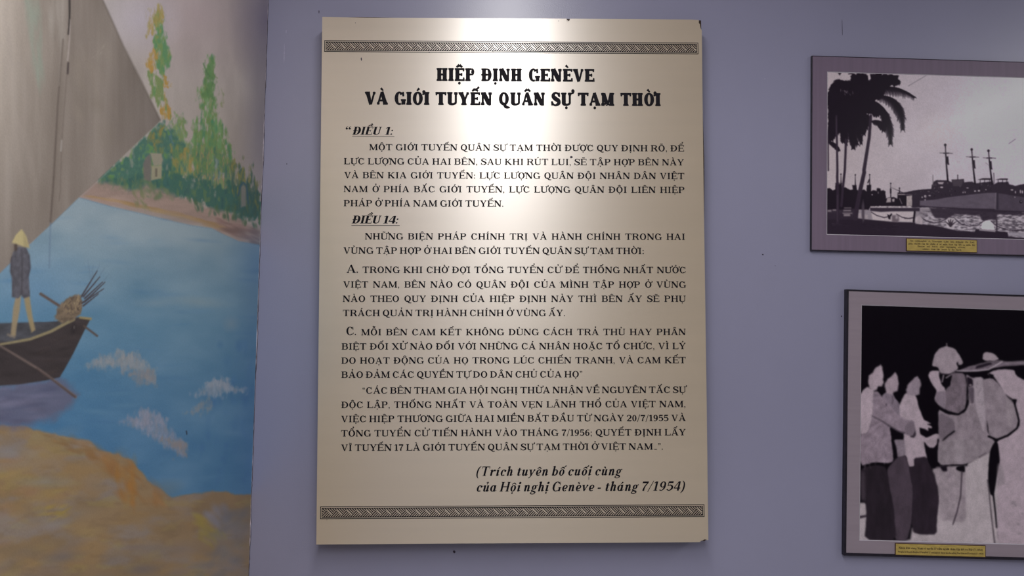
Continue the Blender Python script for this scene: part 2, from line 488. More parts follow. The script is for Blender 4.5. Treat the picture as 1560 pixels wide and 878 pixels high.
# water
WT = [(-700, 416), (0, 416), (120, 301), (128, 303), (170, 315), (218, 326), (262, 337), (294, 344), (322, 348), (340, 357), (364, 368), (424, 378), (424, 770), (-700, 770)]
D.poly(WT, (104, 138, 164), 1.5)
wsl = D.win(-700, 280, 424, 770)
al = np.clip((Y[wsl]-(300+.25*(X[wsl]-120)))/24, 0, 1)
ins = np.abs(D.a[wsl]-np.array([104, 138, 164])).sum(-1) < 6
g = np.clip((Y[wsl]-330)/330, 0, 1)
side = np.clip((X[wsl]-0)/400, 0, 1)
nz = fbm(g.shape[0], g.shape[1], 40, 70, 21)-.5
top = np.array([138, 156, 165]); mid = np.array([94, 134, 160]); bot = np.array([78, 124, 160])
g2 = np.clip(g*2.0, 0, 1)[..., None]; g3 = np.clip(g*2-1, 0, 1)[..., None]
c = top*(1-g2)+mid*g2; c = c*(1-g3)+bot*g3
c = c+nz[..., None]*np.array([40, 30, 22])
D.a[wsl] = np.where(ins[..., None], c, D.a[wsl])
D.ell(60, 440, 110, 70, (92, 132, 166), 1.0, .55)
D.ell(395, 400, 60, 60, (84, 128, 164), 1.0, .55)
D.ell(255, 350, 120, 30, (140, 158, 166), 1.0, .6, .25)
D.ell(300, 460, 60, 12, (132, 152, 160), 1.0, .6, .1); D.ell(352, 494, 16, 16, (126, 146, 160), 1.0, .6)
D.ell(235, 462, 40, 9, (128, 150, 162), 1.0, .5)
D.dabs(170, inside(WT[3:]), (12, 40), (2, 6), (-.1, .15), [(92, 134, 166), (72, 116, 158), (110, 146, 168), (66, 112, 156)], (.12, .3), 1.0)
D.dabs(50, inside([(320, 520), (385, 520), (385, 740), (300, 740)]), (6, 18), (4, 9), (1.2, 1.9), [(58, 104, 156), (66, 112, 158)], (.15, .35), 1.0)
# white crests on the water
def crest(body, cols, n, seed):
    D.foliage(body, [cols[-1], cols[0], cols[1]], seed*10+600, .72, (9, 3.4), 6, .62, 5, 2.6)
    xs = [q[0] for q in body]; ys = [q[1] for q in body]
    D.foliage([(x, y-2) for x, y in body if y < sum(ys)/len(ys)+3]+[(sum(xs)/len(xs), sum(ys)/len(ys)+4)], [cols[1], cols[0], cols[1]], seed*10+640, .6, (10, 2.6), 5, .6, 4, 3.2)


crest([(132, 556), (160, 545), (180, 537), (205, 540), (222, 555), (238, 568), (232, 584), (210, 572), (180, 562)], [(146, 148, 152), (158, 156, 154), (150, 140, 134)], 70, 3)
crest([(190, 570), (236, 566), (236, 586), (215, 584)], [(128, 132, 140), (142, 134, 132)], 20, 4)
crest([(292, 598), (312, 588), (326, 578), (342, 577), (352, 590), (372, 594), (368, 600), (345, 600), (330, 605), (310, 600)], [(150, 158, 170), (168, 170, 178), (146, 148, 156)], 60, 5)
crest([(282, 626), (298, 616), (318, 613), (318, 621), (300, 626)], [(140, 144, 150), (148, 142, 138)], 24, 6)
crest([(182, 642), (204, 634), (218, 625), (236, 630), (254, 648), (268, 668), (285, 680), (282, 692), (262, 686), (238, 672), (215, 655)], [(142, 142, 158), (160, 158, 172), (150, 144, 150)], 90, 7)
crest([(240, 665), (285, 678), (282, 694), (262, 688)], [(136, 132, 136), (146, 134, 126)], 24, 8)
D.line([(284, 657), (284.5, 662)], 1.6, (36, 44, 60), .5)
# near sand
SD = [(-700, 668), (-60, 652), (0, 649), (40, 651), (62, 655), (90, 662), (112, 668), (134, 672), (150, 686), (176, 692), (200, 700), (212, 716), (226, 732), (244, 746), (264, 758), (284, 756), (304, 751), (322, 748), (344, 749), (358, 755), (379, 753), (424, 753), (424, 1000), (-700, 1000)]
D.poly(SD, (140, 118, 88), 2.2, 1, 1.6, 16, tex=(.10, 30, 60, 31))
SI = inside(SD)
ssl = D.win(-700, 640, 424, 1000)
m_ = np.clip((D.a[ssl][..., 0]-D.a[ssl][..., 2]-5)/30, 0, 1)      # where the sand already lies
hh_, ww_ = m_.shape
D.mix(ssl, np.clip((fbm(hh_, ww_, 34, 70, 301)-.47)*6, 0, 1)*m_*.5, (134, 130, 136))
D.mix(ssl, np.clip((fbm(hh_, ww_, 26, 60, 311)-.53)*7, 0, 1)*m_*.4, (152, 122, 78))
D.mix(ssl, np.clip((fbm(hh_, ww_, 16, 40, 321)-.58)*8, 0, 1)*m_*.4, (150, 134, 84))
D.mix(ssl, np.clip((fbm(hh_, ww_, 8, 20, 331)-.60)*8, 0, 1)*m_*.18, (112, 92, 66))
D.dabs(130, SI, (16, 55), (6, 20), (-.45, .1), [(150, 122, 86), (132, 120, 104), (146, 126, 92), (128, 122, 116)], (.15, .4), 1.0)
D.dabs(70, inside([(-40, 690), (110, 690), (140, 830), (80, 878), (-40, 878)]), (14, 40), (4, 11), (-.5, .0), [(158, 126, 78), (132, 124, 118), (156, 132, 76), (150, 116, 94)], (.15, .4), 1.0)
D.dabs(46, inside([(108, 668), (150, 682), (205, 700), (228, 734), (264, 758), (240, 775), (190, 770), (160, 720)]), (7, 22), (4, 10), (.4, 1.5), [(150, 104, 54), (142, 100, 58), (156, 112, 66)], (.25, .55), 1.0)
D.dabs(30, inside([(60, 660), (150, 686), (150, 700), (110, 690)]), (7, 18), (2, 5), (.1, .5), [(140, 104, 62), (128, 100, 66)], (.3, .55), 1.0)
D.dabs(18, inside([(176, 706), (206, 706), (206, 770), (180, 770)]), (10, 24), (3, 8), (1.2, 1.7), [(160, 112, 52)], (.3, .5), 1.0)
D.dabs(34, inside([(300, 775), (350, 820), (322, 832), (296, 815)]), (8, 16), (3, 7), (.3, 1.3), [(146, 132, 56), (150, 136, 66)], (.25, .5), 1.0)
D.dabs(16, inside([(64, 770), (108, 768), (100, 790), (66, 796)]), (8, 18), (2, 5), (-.6, .1), [(160, 138, 66)], (.3, .55), 1.0)
D.dabs(20, inside([(310, 770), (345, 772), (344, 810), (320, 800)]), (8, 18), (5, 10), (.2, 1.2), [(140, 138, 150), (130, 130, 144)], (.3, .55), 1.0)
D.dabs(40, inside([(340, 780), (380, 775), (380, 900), (290, 900)]), (14, 36), (6, 14), (-1.2, .2), [(112, 112, 116), (120, 118, 116)], (.25, .5), 1.0)
D.dabs(40, inside([(-40, 840), (200, 800), (330, 830), (280, 900), (-40, 900)]), (20, 50), (7, 16), (-.4, .1), [(120, 110, 112), (112, 106, 104), (128, 112, 90)], (.2, .45), 1.0)
D.ell(20, 690, 40, 14, (132, 132, 138), 1.0, .6); D.ell(70, 735, 60, 12, (134, 134, 138), 1.0, .55); D.ell(80, 800, 40, 12, (138, 136, 138), 1.0, .6, -.2)
# sail
SL = [(-700, -140), (100, -140), (126, -60), (157, 0), (188, 70), (216, 125), (245, 183), (240, 189), (215, 212), (160, 264), (120, 301), (80, 340), (43, 374), (0, 416), (-60, 470), (-170, 565), (-700, 565)]
D.poly(SL, (124, 116, 108), 1.1)
ssl = D.win(-700, -140, 250, 640)
m_ = (np.abs(D.a[ssl]-np.array([124, 116, 108])).sum(-1) < 4)
Xs, Ys = X[ssl], Y[ssl]
st = fbm(Xs.shape[0], Xs.shape[1], 150, 9, 77)-.5
st2 = fbm(Xs.shape[0], Xs.shape[1], 220, 50, 78)-.5
left = np.clip((110-Xs)/150, 0, 1)*np.clip(1.2-Ys/400, 0, 1)
rgt = np.clip((Xs-150)/90, 0, 1)
c = np.array([124, 115, 107])+left[..., None]*np.array([54, 53, 49])-rgt[..., None]*np.array([20, 19, 17])
c = c+(st*18+st2*34)[..., None]
D.a[ssl] = np.where(m_[..., None], c, D.a[ssl])
D.dabs(36, inside([(36, -20), (62, -20), (64, 130), (52, 130)]), (14, 40), (3, 7), (1.35, 1.65), [(126, 142, 128), (132, 146, 132)], (.15, .4), 1.0)
D.dabs(24, inside([(-10, 40), (36, 20), (60, 250), (0, 330)]), (30, 70), (4, 10), (1.35, 1.62), [(158, 148, 140), (150, 142, 134)], (.12, .3), 1.0)
D.dabs(20, inside([(66, -10), (100, -10), (100, 60), (80, 60)]), (20, 50), (3, 7), (1.4, 1.62), [(156, 150, 142)], (.12, .3), 1.0)
D.dabs(18, inside([(110, 100), (170, 60), (210, 190), (120, 260)]), (20, 50), (6, 14), (1.0, 1.5), [(112, 104, 92), (134, 124, 112)], (.12, .3), 1.0)
D.dabs(12, inside([(140, 80), (158, 70), (150, 92), (142, 92)]), (5, 10), (1, 2), (2.0, 2.4), [(150, 142, 132)], (.2, .4), 1.0)
D.line([(152, -10), (188, 70), (216, 125), (243, 182)], 2.6, (92, 84, 78), 1.6, .55)
D.line([(243, 186), (215, 214), (160, 266), (120, 303)], 1.4, (154, 152, 150), 1.0, .45)
D.line([(96, 60), (88, 160), (82, 270), (77, 338)], (2.0, 2.8), (86, 76, 70), 1.2, .75)
D.line([(96, -20), (94, 60), (90, 130)], 2.0, (150, 144, 136), 1.2, .4)
D.line([(106, -60), (106, 30), (104, 52)], (3.4, 2.0), (40, 36, 34), .8, .95)
D.line([(107, 30), (106, 60), (103, 92)], (1.2, 2.0), (170, 160, 156), .9, .7)
D.line([(104, 96), (103, 112)], 2.8, (58, 50, 50), 1.0, .9)
D.line([(102, 112), (94, 216), (92, 290), (90, 306)], 1.4, (96, 86, 80), 1.0, .55)
D.line([(94, 214), (93, 230)], 1.6, (176, 172, 168), .9, .7)
D.line([(77, 340), (76, 372), (75, 408)], 2.2, (92, 112, 136), 1.2, .55)
# hull and its reflection
D.poly([(-400, 590), (0, 588), (60, 580), (92, 577), (120, 600), (100, 628), (50, 648), (-60, 655), (-400, 655)], (98, 96, 118), 7, .85, 4, 16)
D.dabs(40, inside([(-30, 590), (95, 585), (100, 620), (40, 645), (-30, 650)]), (16, 36), (3, 8), (-.25, .05), [(86, 84, 104), (116, 116, 142), (76, 82, 108)], (.2, .5), 1.0)
D.ell(20, 615, 50, 9, (128, 126, 150), 1.0, .55, -.1)
D.poly([(-60, 490), (0, 494), (50, 492), (86, 490), (122, 483), (138, 486), (128, 505), (112, 538), (100, 560), (91, 575), (70, 580), (30, 586), (-60, 592), (-300, 570), (-420, 470), (-60, 486)], (56, 50, 52), 1.1, 1, tex=(.18, 8, 30, 41))
D.poly([(-60, 494), (60, 491), (84, 492), (110, 487), (80, 503), (46, 516), (18, 521), (-60, 524), (-400, 500), (-380, 470)], (70, 72, 78), 1.4, 1, tex=(.22, 6, 14, 42))
D.line([(-410, 486), (-200, 520), (-40, 526), (0, 525), (18, 522), (46, 517), (78, 505), (100, 493), (112, 487)], (2.4, 5.0), (142, 132, 100), 1.0, .95)
D.line([(122, 484), (138, 486)], (3.4, 4), (150, 136, 96), 1.0, .95)
D.dabs(18, inside([(60, 530), (120, 500), (96, 565), (60, 575)]), (8, 20), (1.5, 4), (-.5, -.1), [(70, 60, 58), (46, 42, 46)], (.25, .5), 1.0)
D.ell(112, 501, 5, 12, (40, 36, 40), .6, .85, .15); D.ell(113, 499, 2, 4, (98, 92, 90), .7, .8)
D.line([(0, 527), (30, 545), (58, 562), (85, 582), (115, 605)], (2.6, 4.4), (112, 98, 92), 1.0, .95)
D.line([(56, 562), (85, 583), (114, 605)], (1.4, 2.4), (66, 54, 54), 1.0, .8)
# cargo and sticks
D.line([(62, 448), (90, 466)], 4.2, (92, 78, 72), .9); D.line([(128, 497), (148, 512)], 3.0, (86, 72, 66), .9)
D.poly([(83, 488), (86, 474), (94, 460), (106, 452), (122, 450), (127, 462), (124, 478), (112, 488), (95, 492)], (112, 98, 82), 1.6, 1, 1.4, 6, tex=(.3, 4, 5, 43))
D.r.seed(12)
D.dabs(46, inside([(92, 462), (106, 453), (124, 452), (122, 472), (96, 480)]), (3, 6), (.9, 1.7), (.6, 2.4), [(150, 132, 104), (78, 66, 60), (136, 120, 94)], (.5, .9), .5)
for a, b in [((124, 452), (148, 413)), ((127, 452), (152, 422)), ((129, 455), (156, 430)), ((129, 460), (160, 430)), ((127, 466), (150, 448)), ((125, 462), (158, 440))]:
    D.line([a, b], (2.6, 1.3), (66, 60, 66), .7, .95)
for a, b in [((148, 413), (152, 402)), ((152, 420), (160, 408)), ((138, 424), (134, 396)), ((158, 428), (166, 418)), ((140, 424), (142, 404))]:
    D.line([a, b], (1.0, .5), (92, 110, 134), .8, .5)
# the painted boatman
D.poly([(24, 452), (32, 451), (30, 474), (25, 500), (24, 512), (16, 513), (18, 492), (20, 470)], (150, 134, 106), 1.2, .95)
D.poly([(36, 452), (45, 450), (49, 480), (54, 503), (48, 507), (44, 492), (39, 470)], (150, 134, 100), 1.2, .95)
D.line([(12, 510), (22, 514)], 3.5, (130, 120, 108), 1.0, .8)
D.poly([(20, 384), (28, 376), (40, 377), (45, 388), (47, 408), (44, 422), (46, 452), (36, 455), (32, 450), (28, 455), (18, 453), (18, 424), (15, 414), (16, 396)], (86, 86, 94), 1.1, 1, tex=(.22, 6, 4, 44))
D.line([(33, 380), (34, 400), (33, 448)], (1.5, 2.4), (60, 58, 64), 1.2, .7); D.line([(18, 392), (17, 414), (22, 424)], 2, (64, 62, 68), 1.2, .7)
D.line([(44, 390), (45, 412), (40, 424)], 2, (62, 62, 72), 1.2, .7)
D.line([(24, 374), (24, 380)], 5, (72, 62, 58), 1.2, .9)
D.poly([(33, 349), (40, 360), (45, 378), (36, 376), (26, 372), (18, 370), (24, 358)], (178, 166, 122), 1.0, 1)
D.poly([(36, 354), (45, 378), (36, 376)], (150, 138, 104), 1.4, .6)
#%%MURALEND

ML_TOP, ML_BOT, ML_NEAR = 2.78, 0.55, -1.68
zz = np.arange(ML_BOT, ML_TOP, 0.0017)
yy = -np.concatenate([np.linspace(0.001, 0.55, 210), np.linspace(0.5525, -ML_NEAR, 440)])[::-1]
zz2, yy2 = np.meshgrid(zz, yy, indexing='ij')
MX = 0.0035
P = np.stack([corner_x(zz2)+MX, yy2, zz2], -1)
# slightly uneven right hand edge where the painted layer stops at the corner
px, py = project(P)
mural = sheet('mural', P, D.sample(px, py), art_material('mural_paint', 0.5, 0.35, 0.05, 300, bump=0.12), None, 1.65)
mural['label'] = 'painted mural of a sailing boat, blue water and sandy shore covering the left wall'
mural['category'] = 'mural'
M_torn = material('torn_paint_edge', (0.42, 0.38, 0.43), 0.85, 0.2, noise=((200, 200, 40), 0.85))
M_gap = material('dark_corner_gap', (0.085, 0.072, 0.095), 0.9, 0.1, noise=((60, 60, 30), 0.4))
rr = random.Random(4)
V, F, MI = [], [], []
z = ML_BOT; ph = 0
prev = None
rows = []
while z < ML_TOP:
    wa = max(0.0, 0.0009+0.0013*math.sin(z*17)*math.sin(z*5.3)+rr.uniform(-.0006, 0.0009))
    rows.append((z, wa)); z += rr.uniform(.004, .022)
for k, (z, wa) in enumerate(rows):
    cx_ = corner_x(z)
    V += [(cx_+MX-.0006, -0.0030, z), (cx_+MX+max(wa, .0006), -0.0030, z), (cx_+MX+max(wa, .0006)+.0003+rr.uniform(0, .0006), -0.0006, z)]
    if k:
        b = 3*(k-1)
        F += [(b, b+1, b+4, b+3), (b+1, b+2, b+5, b+4)]; MI += [0, 1]
mesh_obj('torn_edge', V, F, [M_torn, M_gap], mural, MI)['label'] = 'ragged pale paint edge along the corner'


# ------------------------------------------------------------------ LETTERS
#%%LETTERS
class Face:
    """a slab serif alphabet drawn as pen strokes; cap height = 1"""
    def __init__(s, S=.19, T=.085, F=.085, o=.10, rnd=0.0, brk=.05, slant=0.0, italic=False, xh=.68, wid=1.0, ls=.0, bw=1.05):
        s.bw = bw
        s.S, s.T, s.F, s.o, s.rnd, s.brk, s.slant, s.italic, s.xh, s.wid, s.ls = S, T, F, o, rnd, brk, slant, italic, xh, wid, ls
        s.cache = {}
    # --- pen strokes: a strip is a list of (left, right) point pairs
    def path(s, pts, smooth=True, n=8, cap=None):
        P_ = [(p[0], p[1]) for p in pts]; t = [p[2] for p in pts]
        q = []
        if smooth and len(pts) > 2:
            for i in range(len(pts)-1):
                p0 = pts[max(i-1, 0)]; p1 = pts[i]; p2 = pts[i+1]; p3 = pts[min(i+2, len(pts)-1)]
                for k in range(n):
                    u = k/n
                    q.append([.5*(2*p1[j]+(p2[j]-p0[j])*u+(2*p0[j]-5*p1[j]+4*p2[j]-p3[j])*u*u+(-p0[j]+3*p1[j]-3*p2[j]+p3[j])*u**3) for j in range(3)])
            q.append(list(pts[-1]))
        else:
            for i in range(len(pts)-1):
                for k in range(4 if s.rnd else 1):
                    u = k/(4 if s.rnd else 1)
                    q.append([pts[i][j]+(pts[i+1][j]-pts[i][j])*u for j in range(3)])
            q.append(list(pts[-1]))
        r = s.rnd if cap is None else cap
        if r:
            L = [0]
            for a, b in zip(q, q[1:]): L.append(L[-1]+math.hypot(b[0]-a[0], b[1]-a[1]))
            tot = L[-1]; r = min(r, tot/2)
            def at_(d):
                for i in range(len(q)-1):
                    if d <= L[i+1] or i == len(q)-2:
                        u = (d-L[i])/max(L[i+1]-L[i], 1e-9)
                        return [q[i][j]+(q[i+1][j]-q[i][j])*u for j in range(3)]
            ds = sorted(set([r*(1-math.cos(k*PI/10)) for k in range(6)]+[tot-r*(1-math.cos(k*PI/10)) for k in range(6)]+[l for l in L if r < l < tot-r]))
            q2 = []
            for d in ds:
                p = at_(d); e = min(d, tot-d)
                k = math.sqrt(max(0, 1-(1-min(e/r, 1))**2))
                q2.append([p[0], p[1], p[2]*(.35+.65*k)])
            q = q2
        out = []
        for i, p in enumerate(q):
            a = q[max(i-1, 0)]; b = q[min(i+1, len(q)-1)]
            dx, dy = b[0]-a[0], b[1]-a[1]; l = math.hypot(dx, dy) or 1
            nx, ny = -dy/l*p[2]/2, dx/l*p[2]/2
            out.append(((p[0]+nx, p[1]+ny), (p[0]-nx, p[1]-ny)))
        return out
    def bar(s, x0, y0, x1, y1, t): return s.path([(x0, y0, t), (x1, y1, t)], False)
    def arc(s, cx, cy, rx, ry, a0, a1, tv=None, th=None, n=22):
        tv = s.S*s.bw if tv is None else tv; th = s.T if th is None else th
        out = []
        for k in range(n+1):
            a = math.radians(a0+(a1-a0)*k/n); c, d = math.cos(a), math.sin(a)
            out.append(((cx+rx*c, cy+ry*d), (cx+(rx-tv)*c, cy+(ry-th)*d)))
        return out
    def ser(s, x, y, l, r, up):
        """slab serif at stem foot (up=1) or head (up=-1); l, r = reach left and right of x"""
        f, b = s.F, s.brk; out = []; n = 12
        for k in range(n+1):
            xx = -l+(l+r)*k/n
            h = f
            e = min(xx+l, r-xx)
            if s.rnd:
                q = min(e/(s.rnd*.9), 1); h = f*(.45+.55*math.sqrt(max(0, 1-(1-q)**2)))
            d = max(0, abs(xx)-s.S*.42)/(max(l, r)-s.S*.42+1e-6)
            h += b*max(0, 1-d*1.6)**2
            yo = y if not s.rnd else y+up*f*.18*(1-min(e/(s.rnd*.9), 1))
            out.append(((x+xx, y+up*h), (x+xx, yo)))
        return out
    def stem(s, x, y0, y1, w_=None, top='b', bot='b'):
        """upright; top/bot serifs: b both sides, l left, r right, '' none"""
        w_ = s.S if w_ is None else w_
        R = [[((x-w_/2, y1), (x+w_/2, y1)), ((x-w_/2, y0), (x+w_/2, y0))]]
        o = s.o
        for side, y, up in ((top, y1, -1), (bot, y0, 1)):
            if side: R.append(s.ser(x, y, w_/2+(o if side in 'bl' else 0), w_/2+(o if side in 'br' else 0), up))
        return R
    def glyph(s, ch):
        if ch not in s.cache: s.cache[ch] = s.make(ch)
        return s.cache[ch]
    def make(s, ch):
        S, T, F, o = s.S, s.T, s.F, s.o; h = S/2; R = []; K = s.wid; X = s.xh
        e = o+h+.03
        def vs(x, y, d, l=.20):     # vertical serif at the end of an arm (E, T, L, C ...)
            return s.path([(x, y, F*1.15), (x+.0, y+d*l, F*.8)], False, cap=s.rnd*.6)
        if ch == 'I': A = .56*K if K > .9 else .56*K; R += s.stem(A/2, 0, 1)
        elif ch == 'H':
            A = 1.12*K; R += s.stem(e, 0, 1)+s.stem(A-e, 0, 1)+[s.bar(e, .5, A-e, .5, T)]
        elif ch == 'N':
            A = 1.12*K; t = T*1.15; x0 = e-h+t/2; x1 = A-x0
            R += s.stem(x0, 0, 1, t, 'l', 'b')+s.stem(x1, 0, 1, t, 'b', '')
            R += [s.path([(x0+S*.15, 1-F*.2, S*1.08), (x1-S*.30, S*.35, S*1.08)], False, cap=0), s.path([(x1-S*.45, S*.5, S*1.0), (x1, 0.02, T)], False, cap=0)]
        elif ch == 'M':
            A = 1.32*K; t = T*1.1; x0 = e-h+t/2; x1 = A-e; mx = (x0+x1)/2-.03
            R += s.stem(x0, 0, 1, t, 'l', 'b')+s.stem(x1, 0, 1, S, 'r', 'b')
            R += [s.path([(x0+S*.12, 1-F*.3, S*1.0), (mx, .12, S*1.0)], False, cap=0), s.path([(mx, .1, S*.75), (mx+.03, .02, T)], False, cap=0), s.path([(mx+S*.25, .06, T), (x1-h*.5, .97, T)], False, cap=0)]
        elif ch == 'A':
            A = 1.10*K; m_ = A/2; f = o+.08
            R += [s.path([(m_-S*.15, .98, T), (f, .04, T)], False, cap=0), s.path([(m_-S*.10, 1.0, S*.8), (A-f-h*.4, .03, S*1.05)], False, cap=0)]
            R += [s.bar(f+(m_-f)*.34, .33, A-f-(m_-f)*.4, .33, T)]
            R += [s.ser(f, 0, o+.03, o+.06, 1), s.ser(A-f-h*.4, 0, h+o*.75, h+o*.75, 1)]
        elif ch == 'V':
            A = 1.06*K; m_ = A/2+.02; f = o+.08
            R += [s.path([(f+h*.5, .97, S*1.05), (m_, .0, S*.7)], False, cap=0), s.path([(A-f, .96, T), (m_+S*.1, .02, T)], False, cap=0)]
            R += [s.ser(f+h*.4, 1, h+o*.75, h+o*.75, -1), s.ser(A-f, 1, o+.06, o+.03, -1)]
        elif ch == 'W':
            A = 1.5*K; f = o+.08
            for a, b, c in ((f, .36*A, .53*A), (.50*A, .70*A, A-f)):
                R += [s.path([(a+h*.5, .97, S), (b, 0, S*.7)], False, cap=0), s.path([(c, .96, T), (b+S*.1, .02, T)], False, cap=0), s.ser(a+h*.4, 1, h+o*.7, h+o*.7, -1)]
            R += [s.ser(A-f, 1, o+.05, o+.03, -1)]
        elif ch == 'X':
            A = 1.08*K; f = o+.10
            R += [s.path([(f, .97, S), (A-f, .03, S)], False, cap=0), s.path([(A-f-.02, .96, T), (f+.02, .04, T)], False, cap=0)]
            for x, y, u in ((f, 1, -1), (A-f, 0, 1)): R += [s.ser(x, y, h+o*.8, h+o*.8, u)]
            for x, y, u in ((A-f-.02, 1, -1), (f+.02, 0, 1)): R += [s.ser(x, y, o+.05, o+.05, u)]
        elif ch == 'Y':
            A = 1.06*K; m_ = A/2; f = o+.08
            R += s.stem(m_, 0, .46, S, '', 'b')
            R += [s.path([(f+h*.4, .97, S*1.0), (m_, .40, S*.9)], False, cap=0), s.path([(A-f, .96, T), (m_+h*.5, .42, T)], False, cap=0)]
            R += [s.ser(f+h*.4, 1, h+o*.75, h+o*.75, -1), s.ser(A-f, 1, o+.06, o+.03, -1)]
        elif ch == 'K':
            A = 1.12*K; R += s.stem(e, 0, 1)
            R += [s.path([(A-o-.14, .96, T), (e+h*.4, .40, T)], False, cap=0), s.path([(e+S*.9, .56, S), (A-o-.10, .03, S*1.05)], False, cap=0)]
            R += [s.ser(A-o-.16, 1, o+.06, o+.06, -1), s.ser(A-o-.10, 0, h+o*.5, h+o*.6, 1)]
        elif ch == 'Z':
            A = .96*K
            R += [s.bar(.08, 1-T/2, A-.08, 1-T/2, T), s.bar(.06, T/2, A-.06, T/2, T), s.path([(A-.16, .97, S), (.16, .03, S)], False, cap=0), vs(.10, 1, -1, .24), vs(A-.09, 0, 1, .26)]
        elif ch == 'T':
            A = 1.02*K; R += s.stem(A/2, 0, 1, S, '', 'b')
            R += [s.bar(.05, 1-T*.55, A-.05, 1-T*.55, T*1.1), vs(.075, 1, -1, .27), vs(A-.075, 1, -1, .27)]
        elif ch in 'EFL':
            A = {'E': .98, 'F': .92, 'L': .94}[ch]*K
            R += s.stem(e, 0, 1, S, 'l' if ch != 'L' else 'b', 'l' if ch != 'F' else 'b')
            if ch in 'EF': R += [s.bar(e, 1-T/2, A-.07, 1-T/2, T), vs(A-.085, 1, -1, .25), s.bar(e, .51, A-.25, .51, T), s.path([(A-.24, .51+.12, F*.85), (A-.24, .51-.12, F*.85)], False, cap=s.rnd*.5)]
            if ch in 'EL': R += [s.bar(e, T/2, A-.05, T/2, T), vs(A-.065, 0, 1, .29)]
        elif ch in 'BPR':
            A = {'B': 1.0, 'P': .97, 'R': 1.08}[ch]*K
            rt = A-.05 if ch != 'R' else A-.12
            yb = {'B': .52, 'P': .44, 'R': .46}[ch]
            R += s.stem(e, 0, 1, S, 'l', 'l' if ch == 'B' else 'b')
            cx = e+h+(rt-e-h)*.42; ry = (1-yb)/2
            r1 = rt-(.04 if ch == 'B' else 0)
            R += [s.bar(e, 1-T/2, cx, 1-T/2, T), s.bar(e, yb+T/2, cx, yb+T/2, T), s.arc(cx, (1+yb)/2, r1-cx, ry, 90, -90)]
            if ch == 'B':
                y2 = yb+T
                R += [s.bar(e, T/2, cx, T/2, T), s.arc(cx, y2/2, rt+.01-cx, y2/2, 90, -90)]
            if ch == 'R':
                R += [s.path([(cx-.02, yb+T*.4, S*.9), (cx+(A-cx)*.40, yb*.62, S), (A-o-.14, .10, S*.95), (A-.03, .04, T)], True, cap=0)]
        elif ch in 'DĐ':
            A = 1.08*K; cx = e+h+.10; R += s.stem(e, 0, 1, S, 'l', 'l')
            R += [s.bar(e, 1-T/2, cx, 1-T/2, T), s.bar(e, T/2, cx, T/2, T), s.arc(cx, .5, A-.05-cx, .5, 90, -90, S*min(1.1, s.bw+.1))]
            if ch == 'Đ': R += [s.bar(e-h-o*1.05, .5, e+h+.17, .5, T*1.05)]
        elif ch in 'OQ':
            A = 1.06*K; R += [s.arc(A/2, .5, A/2-.05, .52, 0, 360, S*min(1.08, s.bw+.1), T, 36)]
            if ch == 'Q': R += [s.path([(A*.36, .16, T), (A*.5, .13, S*.6), (A*.66, -.10, S*.8), (A-.06, -.16, S*.5), (A+.02, -.10, T*.7)])]
        elif ch in 'CG':
            A = {'C': 1.02, 'G': 1.10}[ch]*K; r = A/2-.06 if ch == 'C' else A/2-.09; cx = r+.05
            R += [s.arc(cx, .5, r, .52, 38, 300 if ch == 'G' else 312, S*min(1.08, s.bw+.1), T, 30)]
            xr = cx+r*.80
            R += [s.path([(xr-.01, 1.0, F*.9), (xr+.01, .64, F*1.1)], False, cap=s.rnd*.6)]
            if ch == 'C': R += [s.path([(cx+r*.62, .09, T), (cx+r*.85, .18, T), (cx+r*.98, .29, T*.8)])]
            else: R += [s.path([(cx+r*.45, .05, T), (cx+r*.75, .12, T*1.2), (cx+r*.9, .22, T)])]+s.stem(cx+r*.86, .02, .44, S*.95, 'b', '')
        elif ch == 'S':
            A = .88*K; q = A-.12
            R += [s.path([(q+.0, .72, T*.9), (q-.07, .90, T), (A*.48, .975, T), (.16+h*.3, .85, S*.8), (.15+h*.3, .68, S*.95), (A*.48, .52, S*1.05), (q-h*.2, .36, S*.98), (q-h*.2, .16, S*.85), (A*.48, .025, T), (.17, .11, T), (.09, .29, T*.9)], True, 8, 0)]
            R += [s.path([(q+.02, 1.0, F*.8), (q+.03, .66, F*1.05)], False, cap=s.rnd*.6), s.path([(.085, 0, F*.8), (.075, .34, F*1.05)], False, cap=s.rnd*.6)]
        elif ch == 'U':
            A = 1.08*K; x0 = e; t = T*1.15; x1 = A-e+h-t/2
            R += s.stem(x0, .30, 1, S, 'b', '')+s.stem(x1, .30, 1, t, 'b', '')
            R += [s.path([(x0, .32, S), (x0+.02, .16, S*.95), (x0+(x1-x0)*.45, T*.45, T*1.15), (x1-.03, .15, t), (x1, .32, t)], True, 8, 0)]
        elif ch == 'J':
            A = .8*K; R += s.stem(A-e, .25, 1, S, 'b', '')+[s.path([(A-e, .27, S), (A-e-.04, .1, S*.9), (.3, .03, T), (.14, .16, S*.8)], True, 8, 0)]
        # ---------------- lower case
        elif ch in 'nmhrupiıjlkbdq':
            it = s.italic; t = T
            def ls(x, y0, y1, top=True, bot=True):
                r = [[((x-h, y1), (x+h, y1)), ((x-h, y0), (x+h, y0))]]
                if it:
                    if top: r.append(s.path([(x-h-.07, y1-.12, T*.7), (x-h*.2, y1-.01, T)], False, cap=0))
                    if bot: r.append(s.path([(x+h*.1, .02, T), (x+h+.10, .13, T*.7)], False, cap=0))
                else:
                    if top: r.append(s.ser(x, y1, h+o*.8, h, -1))
                    if bot: r.append(s.ser(x, y0, h+o*.7, h+o*.7, 1))
                return r
            q = .10+h if it else e*.95
            gap = (.34 if it else .42)*K
